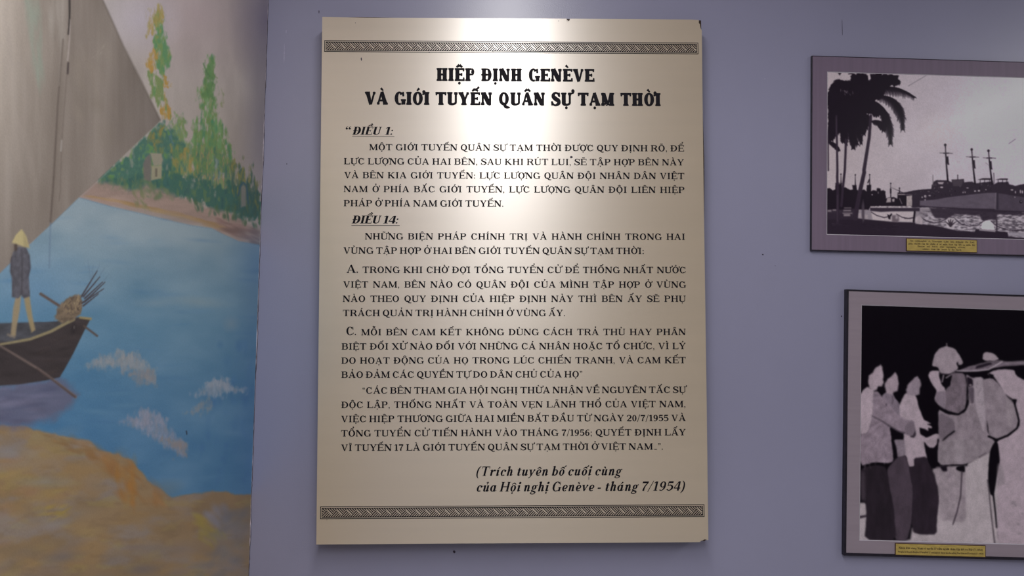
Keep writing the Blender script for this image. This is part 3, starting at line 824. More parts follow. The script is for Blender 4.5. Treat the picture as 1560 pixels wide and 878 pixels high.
            if ch in 'iıjl':
                A = 2*q+.03
                R += ls(q, 0 if ch != 'j' else -.25, 1.02 if ch == 'l' else X)
                if ch in 'ij': R += [s.dot(q+.02, X+.22, S*.62)]
            elif ch in 'nmhr':
                R += ls(q, 0, 1.02 if ch == 'h' else X, True, not it)
                if ch == 'r':
                    A = q+h+.34*K; R += [s.path([(q+h*.5, X*.55, T), (q+h+.10, X*.9, T*1.3), (A-.10, X*.92, S*.7)], True, 8, 0), s.dot(A-.10, X*.86, S*.5)]
                else:
                    xs = [q+gap] if ch != 'm' else [q+gap*.95, q+gap*1.9]; p = q
                    for i, x in enumerate(xs):
                        R += [s.path([(p+h*.6, X*.52, T*.8), (p+gap*.45, X*.92, T*1.1), (x-h*.35, X*.93, S*.7), (x, X*.66, S), (x, X*.4, S)], True, 8, 0)]
                        R += ls(x, 0, X*.45, False, True if not it else i == len(xs)-1); p = x
                    A = xs[-1]+q+(.02 if it else 0)
            elif ch == 'u':
                x = q+gap; R += ls(q, X*.4, X, True, False)+ls(x, 0, X, not it, True)
                R += [s.path([(q, X*.42, S), (q+.01, X*.16, S*.95), (q+gap*.4, .05, T*1.1), (x-h*.6, X*.32, T*.8)], True, 8, 0)]; A = x+q+.02
            elif ch == 'k':
                R += ls(q, 0, 1.02); A = q+h+.46*K
                R += [s.path([(A-.12, X-.03, T), (q+h*.5, X*.42, T)], False, cap=0), s.path([(q+h+.08, X*.55, S), (A-.12, .03, S)], False, cap=0), s.ser(A-.14, X, .12, .10, -1), s.ser(A-.10, 0, .12, .12, 1)]
            else:
                rx = .30*K+.02; left = ch in 'bp'
                cx = (q-h+rx-.02) if left else (.06+rx)
                xs = q if left else cx+rx-h
                R += [s.arc(cx+(.02 if left else -.02), X/2, rx, X/2+.01, 0, 360, S*.98, T, 26)]
                R += ls(xs, 0 if ch in 'bd' else -.28, 1.02 if ch in 'bd' else X, True, ch != 'b')
                A = cx+rx+.05 if left else xs+q
        elif ch in 'oceag':
            rx = .31*K; A = 2*rx+.10; cx = A/2
            if ch == 'o': R += [s.arc(cx, X/2, rx, X/2+.015, 0, 360, S*.98, T, 28)]
            elif ch in 'ce':
                A -= .05; R += [s.arc(cx, X/2, rx, X/2+.015, 55, 315, S*1.0, T, 22)]
                if ch == 'c': R += [s.dot(cx+rx*.58, X*.80, S*.55)]
                else: R += [s.arc(cx-.02, X*.70, rx*.95, X*.32, -80, 80, S*.75, T, 14), s.path([(cx-rx+.06, X*.40, T), (cx+rx*.3, X*.43, T), (cx+rx*.82, X*.62, T)])]
            elif ch == 'a':
                if s.italic:
                    R += [s.arc(cx-.03, X/2, rx, X/2+.01, 0, 360, S*.98, T, 26), [((cx+rx-.03-S, X), (cx+rx-.03, X)), ((cx+rx-.03-S, 0), (cx+rx-.03, 0))], s.path([(cx+rx-h, .03, T), (cx+rx+.10, .14, T*.7)], False, cap=0)]
                    A += .08
                else:
                    xs = cx+rx*.5
                    R += [s.path([(xs, 0.02, S), (xs, X*.72, S), (cx-.02, X*.96, T), (cx-rx*.75, X*.76, S*.7)], True, 8, 0), s.path([(xs, X*.56, T), (cx-rx*.5, X*.42, S*.6), (cx-rx*.62, X*.15, S*.8), (cx-.06, .03, T), (xs, X*.2, T)], True, 8, 0), s.ser(xs+.06, 0, .06, .14, 1)]
            else:
                R += [s.arc(cx-.02, X*.64, rx*.86, X*.37, 0, 360, S*.9, T, 24), s.path([(cx-.12, X*.32, T), (cx-.22, X*.14, S*.6), (cx, X*.0, S*.75), (cx+.20, -.10, S*.65), (cx+.10, -.25, T), (cx-.12, -.27, T), (cx-.28, -.18, S*.5), (cx-.16, -.03, T)], True, 6, 0), s.path([(cx+rx*.5, X*.88, T), (cx+rx+.03, X*.98, S*.55)], False, cap=0)]
        elif ch in 'vwxyz':
            n_ = .74*K
            if ch in 'vy':
                A = n_; m_ = A*.48
                R += [s.path([(.14, X-.02, S), (m_, .02, S*.8)], False, cap=0), s.path([(A-.12, X-.02, T*1.3), (m_, .0, T)], False, cap=0), s.ser(.14, X, h+.06, h+.05, -1)]
                if ch == 'y': R += [s.path([(m_, .02, S*.6), (m_-.14, -.20, T), (m_-.26, -.22, S*.5)], True, 8, 0)]
                if s.italic: R += [s.dot(A-.13, X-.07, S*.5)]
                else: R += [s.ser(A-.12, X, .10, .08, -1)]
            elif ch == 'w':
                A = 1.05*K
                for a, b, c in ((.14, .34*A, .52*A), (.52*A, .70*A, A-.1)): R += [s.path([(a, X-.02, S), (b, .0, S*.8)], False, cap=0), s.path([(c, X-.02, T), (b, 0, T)], False, cap=0)]
                R += [s.ser(.14, X, h+.06, h+.05, -1)]
            elif ch == 'x':
                A = n_; R += [s.path([(.15, X-.02, S), (A-.15, .02, S)], False, cap=0), s.path([(A-.15, X-.02, T), (.15, .02, T)], False, cap=0)]
            else:
                A = .66*K; R += [s.bar(.07, X-T/2, A-.07, X-T/2, T), s.bar(.07, T/2, A-.07, T/2, T), s.path([(A-.15, X-.02, S), (.15, .02, S)], False, cap=0)]
        elif ch in 'tfsđ':
            if ch == 't':
                q = .16+h; A = q+h+.16; R += [s.path([(q, .95*X+.22, S*.7), (q, X*.8, S), (q, X*.2, S), (q+h*.8, .04, T*1.1), (q+h+.12, .13, T*.8)], True, 6, 0), s.bar(q-h-.08, X-T*.4, q+h+.12, X-T*.4, T*.9)]
            elif ch == 'f':
                q = .18+h; A = q+h+.22; R += [[((q-h, .8), (q+h, .8)), ((q-h, 0), (q+h, 0))], s.path([(q, .78, S), (q+.05, .98, T*1.2), (q+.22, .97, S*.6)], True, 6, 0), s.bar(q-h-.08, X-T*.4, q+h+.12, X-T*.4, T*.9), s.ser(q, 0, h+.08, h+.1, 1)]
            elif ch == 's':
                A = .62*K; R += [s.path([(A-.12, X*.72, T), (A-.18, X*.94, T), (.18, X*.85, S*.7), (A*.5, X*.5, S), (A-.15, X*.2, S*.75), (A*.45, .03, T), (.12, X*.16, T), (.10, X*.32, T)], True, 6, 0)]
            else:
                g = s.make('d'); A = g[1]; R += g[0]+[s.bar(A-.42, .85, A+.02, .85, T)]
        # ---------------- figures and signs
        elif ch in '0123456789':
            A = .74*(K if not s.italic else 1.0); m_ = A/2; t = T
            c = s.path
            if ch == '0': R += [s.arc(m_, .48, m_-.05, .5, 0, 360, S*.98, T, 28)]
            elif ch == '1': A = .60; R += [[((.22, .98), (.22+S, .98)), ((.22, 0), (.22+S, 0))], s.ser(.22+h, 0, h+.12, h+.12, 1), c([(.07, .80, T), (.26, .96, T*1.3)], False, cap=0)]
            elif ch == '2': R += [c([(.10, .70, S*.8), (.16, .88, S*.6), (m_, .945, T), (A-.13-h*.2, .80, S*.9), (A-.16, .58, S), (m_-.05, .32, S*.55), (.09, .08, T)], True, 8, 0), c([(.07, .075, S*.8), (A-.10, .075, S*.85)], False, cap=0), vs(A-.07, .02, 1, .2)]
            elif ch == '3': R += [c([(.11, .76, S*.7), (m_-.03, .945, T), (A-.16, .78, S*.9), (m_, .54, T), (m_-.08, .53, T)], True, 8, 0), c([(m_-.08, .53, T), (m_+.05, .52, T), (A-.13, .30, S), (m_, .035, T), (.10, .18, S*.7)], True, 8, 0)]
            elif ch == '4': R += [[((A*.56, .98), (A*.56+S, .98)), ((A*.56, 0), (A*.56+S, 0))], c([(A*.58, .95, T), (.05, .29, T)], False, cap=0), s.bar(.03, .27, A-.02, .27, T*1.2)]
            elif ch == '5': R += [c([(.15, .90, S*.9), (A-.10, .90, S*.9)], False, cap=0), c([(.15, .93, T), (.13, .50, T)], False, cap=0), c([(.13, .52, T), (m_, .60, T*1.2), (A-.14, .44, S*.9), (A-.14, .22, S*.95), (m_-.02, .03, T), (.09, .16, S*.7)], True, 8, 0)]
            elif ch == '6': R += [s.arc(m_, .30, m_-.05, .32, 0, 360, S*.95, T, 26), c([(.05+h, .30, S), (.11+h*.6, .66, S*.9), (m_+.02, .93, T), (A-.11, .86, S*.6)], True, 8, 0)]
            elif ch == '7': R += [c([(.08, .89, S*.9), (A-.05, .89, S*.9)], False, cap=0), c([(A-.08, .88, T*1.2), (m_+.02, .45, S*.7), (m_-.06, 0, S*1.05)], True, 8, 0), vs(.09, .97, -1, .22)]
            elif ch == '8': R += [s.arc(m_, .73, m_-.09, .25, 0, 360, S*.85, T, 24), s.arc(m_, .27, m_-.05, .29, 0, 360, S*.95, T, 24)]
            elif ch == '9': R += [s.arc(m_, .66, m_-.05, .32, 0, 360, S*.95, T, 26), c([(A-.05-h, .66, S), (A-.11-h*.6, .30, S*.9), (m_-.02, .035, T), (.11, .10, S*.6)], True, 8, 0)]
        elif ch == '.': A = .30; R += [s.dot(.14, .075, .085)]
        elif ch == '…': A = .64; R += [s.dot(.14+.18*k, .06, .07) for k in range(3)]
        elif ch == ',': A = .32; R += [s.dot(.14, .075, .085), s.path([(.19, .07, .09), (.17, -.08, .06), (.10, -.19, .03)], True, 6, 0)]
        elif ch == ':': A = .34; R += [s.dot(.16, .085, .09), s.dot(.16, .55, .09)]
        elif ch == ';': A = .34; R += [s.dot(.16, .55, .09), s.dot(.16, .075, .085), s.path([(.21, .07, .09), (.19, -.08, .06), (.12, -.19, .03)], True, 6, 0)]
        elif ch == '-': A = .5; R += [s.bar(.07, .30, .40, .30, T*1.6)]
        elif ch == '/': A = .44; R += [s.bar(.03, -.10, .41, 1.05, T*.9)]
        elif ch == '(': A = .40; R += [s.path([(.36, 1.05, T*.5), (.16, .78, S*.7), (.10, .38, S*.8), (.16, .0, S*.7), (.34, -.26, T*.5)], True, 8, 0)]
        elif ch == ')': A = .40; R += [s.path([(.04, 1.05, T*.5), (.24, .78, S*.7), (.30, .38, S*.8), (.24, .0, S*.7), (.06, -.26, T*.5)], True, 8, 0)]
        elif ch in '“”':
            A = .48
            for x in (.11, .31):
                if ch == '“': R += [s.dot(x+.02, .74, .078), s.path([(x-.03, .74, .08), (x-.02, .88, .06), (x+.06, .98, .03)], True, 6, 0)]
                else: R += [s.dot(x+.02, .94, .078), s.path([(x+.07, .94, .08), (x+.06, .80, .06), (x-.02, .70, .03)], True, 6, 0)]
        else: A = .4
        return R, A
    def dot(s, x, y, r, n=12):
        return [((x+r*math.cos(a), y+r*math.sin(a)), (x+r*math.cos(a), y-r*math.sin(a))) for a in [PI-PI*k/n for k in range(n+1)]]
    def accents(s, base, marks):
        """Vietnamese marks stacked on a letter"""
        R0, A = s.glyph('ı' if base == 'i' and any(m_ != '\u0323' for m_ in marks) else base)
        R = list(R0)
        up = base.isupper(); top = (1.0 if up else s.xh)+.07; c = A/2+(.02 if base in 'A' else 0); T = max(s.T, .075)
        k = 1.15 if s.rnd else 1.0
        for m_ in marks:
            if m_ == '\u0323': R.append(s.dot(A/2, -.16, .088*(1.25 if s.rnd else 1)))
            elif m_ == '\u031b':
                xr = A-.10 if base in 'Oo' else A-.06
                y = .80 if up else s.xh*.86
                if base in 'Uu': y += .13 if up else .05
                R.append(s.path([(xr, y, T*.8), (xr+.14, y+.06, T*1.1), (xr+.15, y+.20, T*1.7)], True, 6, 0.0)); R.append(s.dot(xr+.13, y+.20, T*.85))
        has = [m_ for m_ in marks if m_ in '\u0302\u0306']
        rest = [m_ for m_ in marks if m_ in '\u0300\u0301\u0303\u0309']
        y = top; x = c
        if has:
            if has[0] == '\u0302':
                w_ = .21*k; R += [s.path([(c-w_, y, T*.9), (c, y+.17, T*1.5)], False, cap=0), s.path([(c, y+.17, T*1.5), (c+w_, y, T*.9)], False, cap=0)]
            else:
                R += [s.path([(c-.20, y+.17, T*.8), (c-.12, y+.05, T*1.3), (c, y+.02, T*1.4), (c+.12, y+.05, T*1.3), (c+.20, y+.17, T*.8)])]
            if rest:
                if rest[0] in '\u0301\u0300': x = c+.20; y = top+.13
                elif rest[0] == '\u0309': x = c+.19; y = top+.15
                else: x = c; y = top+.22
        for m_ in rest:
            if m_ == '\u0301': R += [s.path([(x-.08, y, T*.7), (x+.12, y+.20, min(.2, T*2.0*k))], False, cap=.03)]
            elif m_ == '\u0300': R += [s.path([(x-.14, y+.20, min(.2, T*2.0*k)), (x+.06, y, T*.7)], False, cap=.03)]
            elif m_ == '\u0309': R += [s.path([(x-.08, y+.20, T), (x+.02, y+.26, T), (x+.09, y+.20, T), (x+.01, y+.11, T), (x, y+.02, T)], True, 6, 0)]
            elif m_ == '\u0303': R += [s.path([(x-.20, y+.03, T*.7), (x-.10, y+.13, T*1.2), (x+.08, y+.06, T*1.2), (x+.19, y+.16, T*.7)], True, 6, 0)]
        return R, A
    def char(s, ch):
        if ch in 'Đđ': return s.glyph(ch)
        d = unicodedata.normalize('NFD', ch)
        return s.accents(d[0], d[1:]) if len(d) > 1 else s.glyph(ch)
    def word(s, w_):
        """strips and width of one word"""
        out = []; x = 0.0
        for ch in w_:
            R, A = s.char(ch)
            out.append((R, x)); x += A+s.ls
        return out, x-s.ls


class Ink:
    def __init__(s): s.v = []; s.f = []; s.k = 0
    def strips(s, R, fx):
        for st in R:
            b = len(s.v)
            s.k = (s.k+1) % 13; dy = -1.6e-5*s.k
            for a, c in st:
                p, q = fx(*a), fx(*c)
                s.v += [(p[0], p[1]+dy, p[2]), (q[0], q[1]+dy, q[2])]
            sg = 0.0
            for i in range(len(st)-1):
                p, q, r_ = s.v[b+2*i], s.v[b+2*i+1], s.v[b+2*i+3]
                sg += (q[0]-p[0])*(r_[2]-p[2])-(q[2]-p[2])*(r_[0]-p[0])
            if sg < 0:
                for i in range(len(st)-1): s.f.append((b+2*i+2, b+2*i+3, b+2*i+1, b+2*i))
                continue
            for i in range(len(st)-1): s.f.append((b+2*i, b+2*i+1, b+2*i+3, b+2*i+2))
    def rect(s, x0, z0, x1, z1, y):
        b = len(s.v); s.v += [(x0, y, z0), (x1, y, z0), (x1, y, z1), (x0, y, z1)]; s.f.append((b, b+1, b+2, b+3))
    def quad(s, pts, y):
        b = len(s.v); s.k = (s.k+1) % 13; y -= 1.6e-5*s.k
        if sum((pts[i][0]*pts[(i+1) % 4][1]-pts[(i+1) % 4][0]*pts[i][1]) for i in range(4)) < 0: pts = pts[::-1]
        s.v += [(p[0], y, p[1]) for p in pts]; s.f.append(tuple(range(b, b+len(pts))))
    def line(s, face, text, xl, xr, zb, cap, y, hs=1.0, note=None):
        """words set from xl to xr on baseline zb, the slack shared out between the words"""
        ws = [face.word(w_) for w_ in text.split(' ')]
        tot = sum(w_[1] for w_ in ws)*cap*hs
        n = len(ws)-1
        gap = (xr-xl-tot)/n if n else 0
        sc = hs
        if text == '“':
            sc = hs
        elif n == 0 or gap < cap*.16:          # too tight: squeeze the letters a little
            g = cap*.2*n
            sc = hs*(xr-xl-g)/tot; gap = cap*.2
        if note is not None: note.append((text[:22], round(gap/cap, 2), round(sc/hs, 3)))
        x = xl
        for R, w_ in ws:
            for st, dx in R:
                s.strips(st, lambda a, b, X0=x+dx*cap*sc: (X0+a*cap*sc+b*cap*face.slant, y, zb+b*cap))
            x += w_*cap*sc+gap
    def build(s, name, mat, parent): return mesh_obj(name, s.v, s.f, mat, parent)


BODY = Face(S=.215, T=.095, F=.080, o=.095, brk=.03, ls=.035)
TITLE = Face(bw=.80, S=.328, T=.155, F=.155, o=.065, rnd=.085, brk=.07, wid=.86, ls=.015)
BIG = Face(S=.22, T=.085, F=.080, o=.085, brk=.03)
HEAD = Face(S=.23, T=.085, F=.055, o=.085, brk=.03, slant=.26, italic=True, wid=.80, ls=-.02)
CITE = Face(S=.20, T=.080, F=.05, o=.08, brk=.03, slant=.26, italic=True, wid=.92, ls=.045, xh=.66)
SMALL = Face(S=.19, T=.09, F=.08, o=.08, brk=.02, wid=.86, ls=.02, xh=.68)
#%%LETTERSEND

# ------------------------------------------------------------------ TEXT PANEL
panel = empty('text_panel', (0, 0, PANEL_Z), 'large beige text panel with black Vietnamese lettering, glaring white in its upper half', 'panel')


def pl(px, py):
    """photo pixel -> panel-local x, z on the panel's face"""
    p = at(px, py, 1, -PT); return p[0], p[2]-PANEL_Z


hw, hh = PW/2, PH/2
r = random.Random(9)
# fibreboard core, its edge bulging past the face sheet where the sheet has shrunk
core = [(-hw+.002, -hh+.002), (hw-.010, -hh+.002), (hw-.0015, -hh+.008)]
for k in range(20):
    z = -hh+.02+(PH-.04)*k/19
    core.append((hw-.0015+.0042*max(0, math.exp(-((z-.33)/.17)**2))+r.uniform(-.0004, .0006), z))
core += [(hw-.001, hh-.001)]
for k in range(24):
    x = hw-.01-(PW-.02)*k/23
    core.append((x, hh-.0012+.0026*math.exp(-((x+.42)/.10)**2)+.0016*math.exp(-((x-.14)/.10)**2)))
core += [(-hw+.001, hh-.001)]
c = MB(); c.prism(core, -PT+.0028, -.004, 0)
c.build('core_board', M_core, panel)['label'] = 'dark brown fibreboard core showing at the chipped corners'
# face sheet with chipped corners
face_pts = [(-hw, -hh), (-.2, -hh+.0005), (.30, -hh-.0003), (hw-.024, -hh), (hw-.021, -hh+.0035), (hw-.016, -hh+.0045), (hw-.012, -hh+.0075), (hw-.006, -hh+.007), (hw-.003, -hh+.005), (hw, -hh+.006),
            (hw+.0002, -.3), (hw-.0008, .33), (hw, hh-.032), (hw-.0035, hh-.026), (hw-.0055, hh-.014), (hw-.0085, hh-.010), (hw-.0085, hh-.001),
            (hw-.03, hh), (.166, hh), (.163, hh-.008), (.158, hh-.004), (.1575, hh-.012), (.1565, hh-.003), (.1555, hh), (-.2, hh-.0005), (-.42, hh-.0012), (-hw, hh)]
c = MB(); c.prism(face_pts, -PT, -PT+.003, 0)
for k, (px, py, a, b) in enumerate([(550.5, 90, .0016, .0048), (870.5, 239.5, .0042, .0034), (853, 431, .001, .0015), (541.5, 35, .001, .001), (851, 32, .0012, .001), (654, 80, .0018, .0012), (751, 78.5, .001, .0014), (498, 792.5, .001, .001), (897, 729, .001, .006)]):
    q = pl(px, py); disc(c, (q[0], 0, q[1]), a, b, -PT-.0003, 1, seed=k+30)
fs = c.build('face_sheet', [M_face, M_mark], panel)
uv = fs.data.uv_layers.new(name='brushing')
for lp in fs.data.loops:
    v = fs.data.vertices[lp.vertex_index].co; uv.data[lp.index].uv = (v.x+.6, v.z+.8)
YI = -PT-.0004
notes = []


def text_block(name, rows):
    ink = Ink()
    for face, text, xa, ya, xb, yb, cap, hs in rows:
        a, b = pl(xa, ya), pl(xb, yb)
        k = PW/587.0
        ink.line(face, text, a[0], b[0], (a[1]+b[1])/2, cap*k, YI, hs, notes)
    return ink


text_block('title', [
    (TITLE, 'HIỆP ĐỊNH GENÈVE', 664.3, 123.4, 905.6, 124.8, 20.2, .935),
    (TITLE, 'VÀ GIỚI TUYẾN QUÂN SỰ TẠM THỜI', 555.6, 159.8, 1006.8, 161.6, 20.4, .935)]).build('title_lettering', M_ink, panel)
hk = text_block('h', [(HEAD, '“', 522.5, 207.6, 530, 207.6, 15.5, 1.45), (HEAD, 'ĐIỀU 1:', 536.0, 205.4, 598.5, 205.4, 12.2, 1.22)])
a, b = pl(536.4, 207.4), pl(600.8, 207.4); hk.rect(a[0], a[1]-.0010, b[0], a[1]+.0004, YI); hk.build('article_heading', M_ink, panel)
hk = text_block('h', [(HEAD, 'ĐIỀU 14:', 535.2, 340.7, 606.6, 340.7, 12.2, 1.22)])
a, b = pl(535.4, 343.4), pl(609, 343.4); hk.rect(a[0], a[1]-.0010, b[0], a[1]+.0004, YI); hk.build('article_heading', M_ink, panel)
CAPB = 9.7
B = lambda t, xa, ya, xb, yb: (BODY, t, xa, ya, xb, yb, CAPB, 1.06)
text_block('p', [
    B('MỘT GIỚI TUYẾN QUÂN SỰ TẠM THỜI ĐƯỢC QUY ĐỊNH RÕ, ĐỂ', 562.3, 229.6, 1042.4, 230.4),
    B('LỰC LƯỢNG CỦA HAI BÊN, SAU KHI RÚT LUI, SẼ TẬP HỢP BÊN NÀY', 523.7, 251.0, 1042.2, 251.8),
    B('VÀ BÊN KIA GIỚI TUYẾN: LỰC LƯỢNG QUÂN ĐỘI NHÂN DÂN VIỆT', 524.0, 272.0, 1042.8, 272.8),
    B('NAM Ở PHÍA BẮC GIỚI TUYẾN, LỰC LƯỢNG QUÂN ĐỘI LIÊN HIỆP', 523.3, 293.2, 1043.2, 294.0),
    B('PHÁP Ở PHÍA NAM GIỚI TUYẾN.', 523.3, 314.7, 767.5, 314.9)]).build('paragraph_lettering', M_ink, panel)
text_block('p', [
    B('NHỮNG BIỆN PHÁP CHÍNH TRỊ VÀ HÀNH CHÍNH TRONG HAI', 555.7, 365.0, 1044, 365.8),
    B('VÙNG TẬP HỢP Ở HAI BÊN GIỚI TUYẾN QUÂN SỰ TẠM THỜI:', 522.9, 386.8, 981.6, 387.2)]).build('paragraph_lettering', M_ink, panel)
text_block('p', [
    (BIG, 'A.', 527.6, 415.9, 546.4, 415.9, 12.2, 1.0),
    B('TRONG KHI CHỜ ĐỢI TỔNG TUYỂN CỬ ĐỂ THỐNG NHẤT NƯỚC', 552.0, 416.0, 1045.3, 416.4),
    B('VIỆT NAM, BÊN NÀO CÓ QUÂN ĐỘI CỦA MÌNH TẬP HỢP Ở VÙNG', 522.5, 438.4, 1045.3, 438.8),
    B('NÀO THEO QUY ĐỊNH CỦA HIỆP ĐỊNH NÀY THÌ BÊN ẤY SẼ PHỤ', 522.0, 460.1, 1044.9, 460.3),
    B('TRÁCH QUẢN TRỊ HÀNH CHÍNH Ở VÙNG ẤY.', 522.0, 481.9, 861.5, 482)]).build('paragraph_lettering', M_ink, panel)
text_block('p', [
    (BIG, 'C.', 527.0, 510.8, 543.4, 510.8, 12.6, 1.0),
    B('MỖI BÊN CAM KẾT KHÔNG DÙNG CÁCH TRẢ THÙ HAY PHÂN', 550.1, 511.0, 1045, 511.0),
    B('BIỆT ĐỐI XỬ NÀO ĐỐI VỚI NHỮNG CÁ NHÂN HOẶC TỔ CHỨC, VÌ LÝ', 520.2, 532.6, 1045, 532.6),
    B('DO HOẠT ĐỘNG CỦA HỌ TRONG LÚC CHIẾN TRANH, VÀ CAM KẾT', 519.8, 554.2, 1045, 554.0),
    B('BẢO ĐẢM CÁC QUYỀN TỰ DO DÂN CHỦ CỦA HỌ”', 519.8, 575.8, 887.7, 575.6)]).build('paragraph_lettering', M_ink, panel)
text_block('p', [
    B('“CÁC BÊN THAM GIA HỘI NGHỊ THỪA NHẬN VỀ NGUYÊN TẮC SỰ', 551.8, 599.6, 1045.2, 599.4),
    B('ĐỘC LẬP, THỐNG NHẤT VÀ TOÀN VẸN LÃNH THỔ CỦA VIỆT NAM,', 519.8, 621.6, 1045, 621.0),
    B('VIỆC HIỆP THƯƠNG GIỮA HAI MIỀN BẮT ĐẦU TỪ NGÀY 20/7/1955 VÀ', 519.3, 643.0, 1045, 642.4),
    B('TỔNG TUYỂN CỬ TIẾN HÀNH VÀO THÁNG 7/1956; QUYẾT ĐỊNH LẤY', 519.3, 665.0, 1045, 664.1),
    B('VĨ TUYẾN 17 LÀ GIỚI TUYẾN QUÂN SỰ TẠM THỜI Ở VIỆT NAM…”.', 519.3, 686.6, 1010.6, 686.1)]).build('paragraph_lettering', M_ink, panel)
text_block('p', [
    (CITE, '(Trích tuyên bố cuối cùng', 724.5, 725.3, 946.0, 724.6, 14.0, 1.0),
    (CITE, 'của Hội nghị Genève - tháng 7/1954)', 724.5, 749.0, 1042.0, 748.2, 14.2, 1.0)]).build('citation_lettering', M_ink, panel)


def border(tl, tr, bl, br):
    """printed band: two ruled frames round a woven key pattern"""
    p = [pl(*q) for q in (tl, tr, bl, br)]
    x0, x1 = (p[0][0]+p[2][0])/2, (p[1][0]+p[3][0])/2
    z1, z0 = (p[0][1]+p[1][1])/2, (p[2][1]+p[3][1])/2
    k = PW/587.0
    ink = Ink()
    def rule(d, t):
        a, b, c_, e_ = x0+d, x1-d, z0+d, z1-d
        ink.rect(a, c_, b, c_+t, YI); ink.rect(a, e_-t, b, e_, YI); ink.rect(a, c_, a+t, e_, YI); ink.rect(b-t, c_, b, e_, YI)
    rule(0, 1.0*k); rule(2.2*k, 1.1*k)
    d = 3.3*k
    a, b, top, bot = x0+d, x1-d, z1-d, z0+d
    H = top-bot; per = 14.6*k; n = int((b-a)/per); per = (b-a)/n; s_ = per/4; lw = s_*.36
    def zig(x):
        t = ((x-a)/per) % 1.0
        return H*.5+(abs(t-.5)*2-.5)*per*.5       # depth below the top where the two weaves meet
    for i in range(-1, n+2):
        for j in range(4):
            for sgn in (1, -1):
                xs = a+i*per+(j+.15)*s_ if sgn == 1 else a+i*per+(j+.6)*s_
                dpt = 0.0; step = H/60; x = xs
                ok = False; q0 = None; q1 = None
                while dpt < H:
                    x = xs+dpt
                    yz = zig(x)
                    y_ = dpt if sgn == 1 else H-dpt
                    stop = (y_ > yz-.12*s_) if sgn == 1 else (y_ < yz+.12*s_)
                    if stop: break
                    if a <= x <= b:
                        if q0 is None: q0 = (x, y_)
                        q1 = (x, y_)
                    dpt += step
                if q0 and q1 and q1 != q0:
                    ink.quad([(q0[0]-lw*.75, top-q0[1]), (q0[0]+lw*.75, top-q0[1]), (q1[0]+lw*.75, top-q1[1]), (q1[0]-lw*.75, top-q1[1])], YI)
    ink.build('border_band', M_ink, panel)


border((494.2, 62.4), (1063.7, 64.1), (494.0, 79.9), (1063.9, 81.8))
border((488.0, 771.4), (1073.0, 769.5), (487.8, 790.0), (1073.2, 789.2))

# ------------------------------------------------------------------ PHOTOGRAPH DRAFTS
#%%PRINTS
DK = (20, 13, 22)
Q1 = Draft(1250, 95, 1680, 385, .7, (150, 140, 142))
n2 = fbm(Q1.h, Q1.w, 90, 90, 5); n3 = fbm(Q1.h, Q1.w, 3, 3, 6, 2)
XX, YY = np.meshgrid(Q1.X, Q1.Y)
g = np.clip((XX-1260)/300, 0, 1)
for k, (c0, c1) in enumerate(zip((142, 132, 134), (164, 156, 164))):
    Q1.a[..., k] = c0+(c1-c0)*g+(n2-.5)*14+(n3-.5)*6-np.clip((YY-230)/120, 0, 1)*6
Q1.ell(1485, 175, 40, 55, (172, 160, 158), 1.0, .55); Q1.ell(1430, 200, 40, 40, (164, 152, 150), 1.0, .4)
Q1.r.seed(3)
Q1.dabs(26, inside([(1460, 140), (1515, 135), (1515, 210), (1440, 215)]), (8, 18), (6, 14), (0, 3), [(172, 162, 160), (166, 156, 156)], (.15, .35), 1.0)
Q1.line([(1384, 131), (1411, 115)], .8, (80, 72, 80), .5, .8); Q1.line([(1537, 219), (1547, 212)], .8, (70, 64, 74), .5, .9)
c4 = cv(1380, 200, 5.165); c5 = cv(1240, 250, 6.27); c3 = cv(1240, 100, 5.4875)
# harbour water
Q1.poly(c5((100, 420), (1003, 420), (2760, 470), (2760, 700), (100, 700)), (112, 104, 110), 1)
wsl = Q1.win(1250, 322, 1680, 372)
sp = fbm(wsl[0].stop-wsl[0].start, wsl[1].stop-wsl[1].start, 2.2, 7, 61, 3)
al = np.clip((sp-.5)*9, 0, 1)*np.clip((XX[wsl]-1395)/20, 0, 1)*np.clip((YY[wsl]-322)/8, 0, 1)
Q1.mix(wsl, al*.7, (158, 150, 156))
al = np.clip((.46-sp)*9, 0, 1)*np.clip((XX[wsl]-1395)/20, 0, 1)
Q1.mix(wsl, al*.75, (58, 52, 60))
Q1.poly(c5((545, 452), (955, 452), (955, 556), (720, 550), (560, 535)), (148, 138, 140), 1.2)
# far shore, towers and sheds
Q1.poly(c5((120, 235), (150, 232), (180, 250), (205, 240), (205, 185), (232, 180), (265, 185), (268, 230), (300, 222), (350, 250), (370, 245), (366, 200), (408, 200), (408, 248), (440, 262), (478, 240), (505, 262), (503, 200), (546, 200), (546, 262), (565, 250), (598, 258), (603, 230), (636, 232), (640, 256), (662, 248), (682, 262), (686, 330), (710, 320), (762, 316), (798, 330), (798, 272), (850, 275), (945, 255), (1010, 248), (1010, 405), (540, 405), (520, 440), (120, 440)), DK, .6, 1, .4, 4)
for x, t, b in ((258, 92, 190), (395, 98, 205), (532, 96, 205), (733, 180, 330), (817, 225, 280)):
    Q1.line(c5((x, t), (x, b)), (.5, 1.6), DK, .5); Q1.ell(*c5((x, t+6))[0], 1.3, 1.3, DK, .4)
Q1.line(c5((515, 180), (528, 150)), 1.6, DK, .5); Q1.line(c5((733, 240), (733, 275)), 2.2, DK, .5); Q1.line(c5((208, 185), (262, 185)), 1.2, DK, .5)
Q1.line(c5((240, 190), (240, 186), (250, 186)), 1.4, (120, 110, 112), .5, .7)
Q1.ell(*c5((556, 294))[0], 1.3, 1.3, (140, 130, 134), .5, .9); Q1.ell(*c5((614, 274))[0], 1.2, 2.4, (96, 88, 92), .5, .8)
